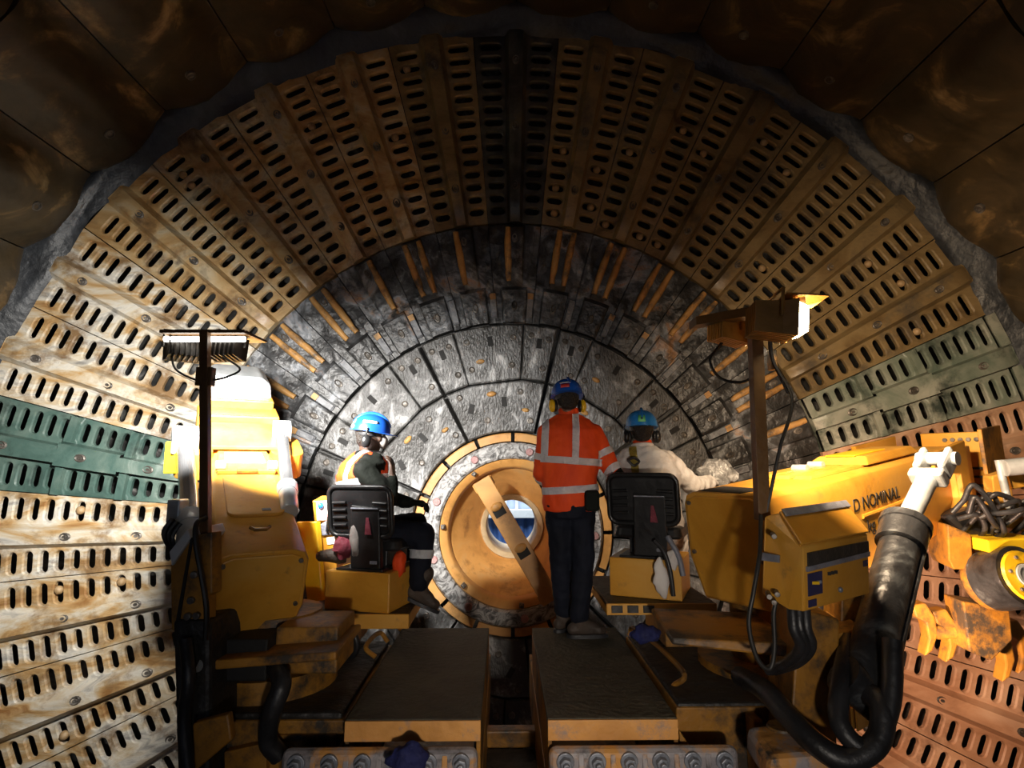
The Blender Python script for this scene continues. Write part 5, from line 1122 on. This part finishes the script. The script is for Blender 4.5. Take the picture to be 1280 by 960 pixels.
# reflective tape
ax = (J['chest'] - J['pel']).normalized()
def torso_keep(c, n):
    for s in 'LR':
        a, b = J['sh' + s], J['el' + s]; tt = max(0, min(1, (c - a).dot(b - a) / (b - a).length_squared)); dd = (c - a.lerp(b, tt)).length
        if tt > .15 and dd < .090 and abs((c - J['chest']).dot(Rc)) > .215: return False
    return True
def slab_planes(c, d, w): d = Vector(d).normalized(); return [(c + d * w, d), (c - d * w, -d)]
tilt = (ax + Rc * -.10).normalized()
band('reflective_band', jk, t, M_REFL, slab_planes(at(713, 576, Y), (ax + Rc * .04).normalized(), .024), torso_keep)
band('reflective_band', jk, t, M_REFL, slab_planes(at(713, 611, Y), (ax - Rc * .10).normalized(), .025), torso_keep)
top = at(713, 524, Y); low = at(713, 574, Y)
for u in (717, 681):
    band('reflective_brace', jk, t, M_REFL, slab_planes(at(u, 550, Y), (Rc - ax * .05), .024) + [(at(713, 574, Y), -ax)], lambda c, n: torso_keep(c, n) and n.z < .9)
for s, tt in (('R', .62), ('R', 1.0), ('L', .62), ('L', 1.0)):
    a, b = J['sh' + s], J['el' + s]; d = (b - a).normalized()
    if tt == 1.0: a, b = J['el' + s], J['wr' + s]; d = (b - a).normalized(); c0 = a + d * .045
    else: c0 = a.lerp(b, tt)
    band('sleeve_band', jk, t, M_REFL, slab_planes(c0, d, .024), lambda c, n, a=c0, d=d: ((c - a) - d * (c - a).dot(d)).length < .105 and not abs((c - J['chest']).dot(Rc)) < .16)
m = MB(); capsule(m, J['elR'].lerp(J['wrR'], .30), .052, J['wrR'], .042); hand_pts(m, J['wrR'], *J['handR'][:3], 1.05, .7, 1.3); skinmesh('glove', m, M_BLACKC, t, .008, 2)
m = MB(); capsule(m, J['elL'].lerp(J['wrL'], .30), .052, J['wrL'], .040); hand_pts(m, J['wrL'], *J['handL'][:3], 1.05, .8, 1.3); skinmesh('glove', m, M_BLACKC, t, .008, 2)
m = MB(); m.box(at(740, 626, Y - .16), (0.10, 0.05, 0.14)); m.build('belt_pouch', M_BLACKC, t, bevel=0.02)
helmet(t, head, hR, hF, hU, M_BLUE, [(M_STICKR, -108, .035, .07, .03), (M_WHITEP, -108, .062, .09, .010)], M_YMUFF)

# ---------------------------------------------------------------- seated person on the left (profile, facing right)
Y = 4.22
Fb = vec(.88, .42, 0).normalized(); Rp, Fp, _ = orth(Fb); Rc, Fc, _ = orth((.80, .55, 0)); hR, hF, hU = orth((1, .12, -.12))
sc = Vector((0, 0, 0))
J = dict(pel=at(461, 662, Y), chest=at(452, 596, Y), neck=at(459, 564, Y))
J['shR'] = at(456, 590, Y - .15); J['elR'] = at(486, 624, Y - .20); J['wrR'] = at(491, 596, Y - .10)
J['shL'] = at(466, 588, Y + .18); J['elL'] = at(486, 622, Y + .22); J['wrL'] = at(512, 628, Y + .12)
J['hipR'] = at(472, 668, Y - .08); J['knR'] = at(529, 668, Y - .02); J['anR'] = at(524, 735, Y - .05); J['toeR'] = J['anR'] + vec(.10, .01, -.10)
J['hipL'] = at(474, 664, Y + .10); J['knL'] = at(520, 655, Y + .30); J['anL'] = at(514, 722, Y + .34); J['toeL'] = J['anL'] + vec(.10, .01, -.10)
J['handR'] = ((-.12, .15, 1), (-1, .3, 0), (.1, 1, .2), .55); J['handL'] = ((1, -.1, -.05), (0, -.2, -1), (0, 1, 0), .8)
head = at(463, 543, Y - .02)
t = person('seated person in orange vest over black sleeves, hand raised to a grey mask', vec(J['pel'].x, Y, SLB.z), J, Rp, Fp, Rc, Fc, head, hR, hF, hU, worn('skin_dark', [(0.3, (0.045, 0.024, 0.016)), (0.7, (0.085, 0.048, 0.032))], scale=8, rough=0.5, bump=0.1))
m = MB(); torso_loft(m, J['pel'], J['chest'], J['neck'], Rp, Rc, Fp, Fc, .028, .0)
for s in 'LR': capsule(m, J['sh' + s], .088, J['el' + s], .064); capsule(m, J['el' + s], .062, J['wr' + s].lerp(J['el' + s], .12), .040)
skinmesh('jersey', m, M_BLACKC, t, .011, 4, .018, .08)
m = MB(); torso_loft(m, J['pel'] + vec(0, 0, .03), J['chest'], J['neck'], Rp, Rc, Fp, Fc, .046, .02, .046, .80)
vest = skinmesh('vest', m, M_VEST, t, .011, 4, .016, .09)
ax = (J['chest'] - J['pel']).normalized()
band('reflective_band', vest, t, M_REFL, slab_planes(J['chest'] - ax * .03, ax, .024), lambda c, n: True)
band('reflective_brace', vest, t, M_REFL, slab_planes(J['chest'] + Rc * .10, Rc, .022) + [(J['chest'] - ax * .03, -ax)], lambda c, n: True)
m = MB(); m.loft([ell(J['pel'] - vec(0, 0, .07), Rp, Fp, .16, .13), ell(J['pel'] + vec(0, 0, .06), Rp, Fp, .175, .135)])
for s in 'LR': capsule(m, J['hip' + s], .105, J['kn' + s], .088); capsule(m, J['kn' + s], .088, J['an' + s] + vec(0, 0, .04), .070)
tz = skinmesh('trousers', m, M_NAVYC, t, .011, 3, .020, .08)
for s in 'LR':
    d = (J['an' + s] - J['kn' + s]).normalized(); c0 = J['kn' + s] + d * .13
    band('reflective_band', tz, t, M_REFL, slab_planes(c0, d, .030), lambda c, n, c0=c0: (c - c0).length < .12)
    boot(t, J['an' + s], (.88, .08, -.42), (.42, 0, .88))
m = MB(); hand_pts(m, J['wrL'], *J['handL'][:3], 1.08, .8, 1.35); capsule(m, J['wrL'] - vec(.05, 0, 0), .044, J['wrL'], .040); skinmesh('glove', m, M_BLACKC, t, .008, 2)
M3 = Matrix((hR, hF, hU)).transposed()
m = MB(); m.ball(head + hF * .098 - hU * .045, (.045, .035, .048), 16, 10, M3); mk = m.build('face_mask', M_MASK, t, 60)
m = MB(); m.tube([head + hF * .09 - hU * .03 + hR * .04, head + hR * .085 - hF * .01 + hU * .0, head - hF * .09 + hU * .01, head - hR * .085 - hF * .01, head + hF * .09 - hU * .03 - hR * .04], .004, 6); m.build('mask_strap', M_MASK, mk)
helmet(t, head, hR, hF, hU, M_BLUE, [(M_WHITEP, 0, .062, .11, .018), (M_STICKG, -62, .052, .035, .04), (M_WHITEP, -62, .020, .05, .02)], M_PLASTIC)

# ---------------------------------------------------------------- seated person in white coverall (seen from behind)
Y = 4.22
Rp, Fp, _ = orth((.35, 1, 0)); Rc, Fc, _ = orth((.30, 1, 0)); hR, hF, hU = orth((.18, 1, -.05))
J = dict(pel=at(818, 655, Y), chest=at(812, 594, Y + .04), neck=at(803, 557, Y + .06))
J['shL'] = at(786, 578, Y + .06); J['elL'] = at(778, 612, Y + .14); J['wrL'] = at(800, 630, Y + .34)
J['shR'] = at(834, 577, Y + .02); J['elR'] = at(866, 607, Y + .05); J['wrR'] = at(888, 603, Y + .27)
J['hipL'] = at(806, 662, Y + .04); J['hipR'] = at(832, 662, Y); J['knL'] = at(812, 668, Y + .46); J['knR'] = at(846, 668, Y + .42)
J['anL'] = at(814, 725, Y + .50); J['anR'] = at(846, 725, Y + .46); J['toeL'] = J['anL'] + vec(.05, .14, -.06); J['toeR'] = J['anR'] + vec(.06, .14, -.06)
J['handL'] = ((.3, 1, 0), (0, 0, -1), (1, 0, 0), .7); J['handR'] = ((.5, .8, -.1), (0, 0, -1), (-1, .4, 0), .7)
head = at(802, 537, Y + .06)
t = person('seated person in white coverall with yellow harness strap, seen from behind', vec(J['pel'].x, Y, SRB.z), J, Rp, Fp, Rc, Fc, head, hR, hF, hU)
m = MB(); torso_loft(m, J['pel'], J['chest'], J['neck'], Rp, Rc, Fp, Fc, .042, .02)
for s in 'LR':
    capsule(m, J['sh' + s], .082, J['el' + s], .070); capsule(m, J['el' + s], .068, J['wr' + s], .050)
    capsule(m, J['hip' + s], .110, J['kn' + s], .090); capsule(m, J['kn' + s], .088, J['an' + s] + vec(0, 0, .04), .072)
cv = skinmesh('coverall', m, M_WHITEC, t, .011, 3, .030, .08)
ax = (J['chest'] - J['pel']).normalized()
band('harness_strap', cv, t, M_STRAP, slab_planes(J['chest'] - Rc * .085, (Rc + ax * .12), .026) + [(J['chest'] - ax * .02, -ax), (J['neck'] - ax * .02, ax)], lambda c, n: n.y < .3 and (c - J['chest']).dot(Rc) > -.16, .010)
band('harness_patch', cv, t, M_RAGB, slab_planes(J['chest'] - Rc * .085, (Rc + ax * .12), .040) + [(J['chest'] - ax * .07, -ax), (J['chest'] - ax * .02, ax)], lambda c, n: n.y < .3, .012)
band('harness_strap', cv, t, M_STRAP, slab_planes(J['chest'] + Rc * .10 - ax * .15, (Rc * .8 - ax * .4), .022) + [(J['chest'] - ax * .28, -ax), (J['chest'] - ax * .08, ax)], lambda c, n: n.y < .5, .008)
m = MB(); m.lathe([(.060, -.03), (.066, -.03), (.070, .025), (.060, .025)], J['neck'] + vec(0, 0, .008), (0, .15, 1), 24); m.build('orange_collar', M_VEST, t, 50)
m = MB(); m.lathe([(.074, -.04), (.082, -.03), (.084, .005), (.074, .012)], J['neck'] + vec(0, 0, .0), (0, .15, 1), 24); m.build('hood_fold', M_WHITEC, t, 50)
c = J['chest'] - Rc * .10 + ax * .08 - Fc * .16
m = MB(); m.tube(spline([c + vec(-.04, -.01, .03), c + vec(0, -.03, .045), c + vec(.04, -.01, .02), c + vec(.0, -.02, -.01), c + vec(-.04, -.01, .03)], 5), .010, 7); m.build('harness_buckle', M_HOSE, t, 60)
for s in 'LR': boot(t, J['an' + s], (.3, 1, 0))
m = MB(); hand_pts(m, J['wrR'], *J['handR'][:3], 1.05, .7, 1.3); skinmesh('glove', m, M_WHITEC, t, .008, 2)
m = MB(); hand_pts(m, J['wrL'], *J['handL'][:3], 1.05, .7, 1.3); skinmesh('glove', m, M_BLACKC, t, .008, 2)
helmet(t, head, hR, hF, hU, M_BLUEL, [(M_STICKG, -92, .045, .06, .05), (M_NAVY, -92, .047, .016, .016)], M_PLASTIC)
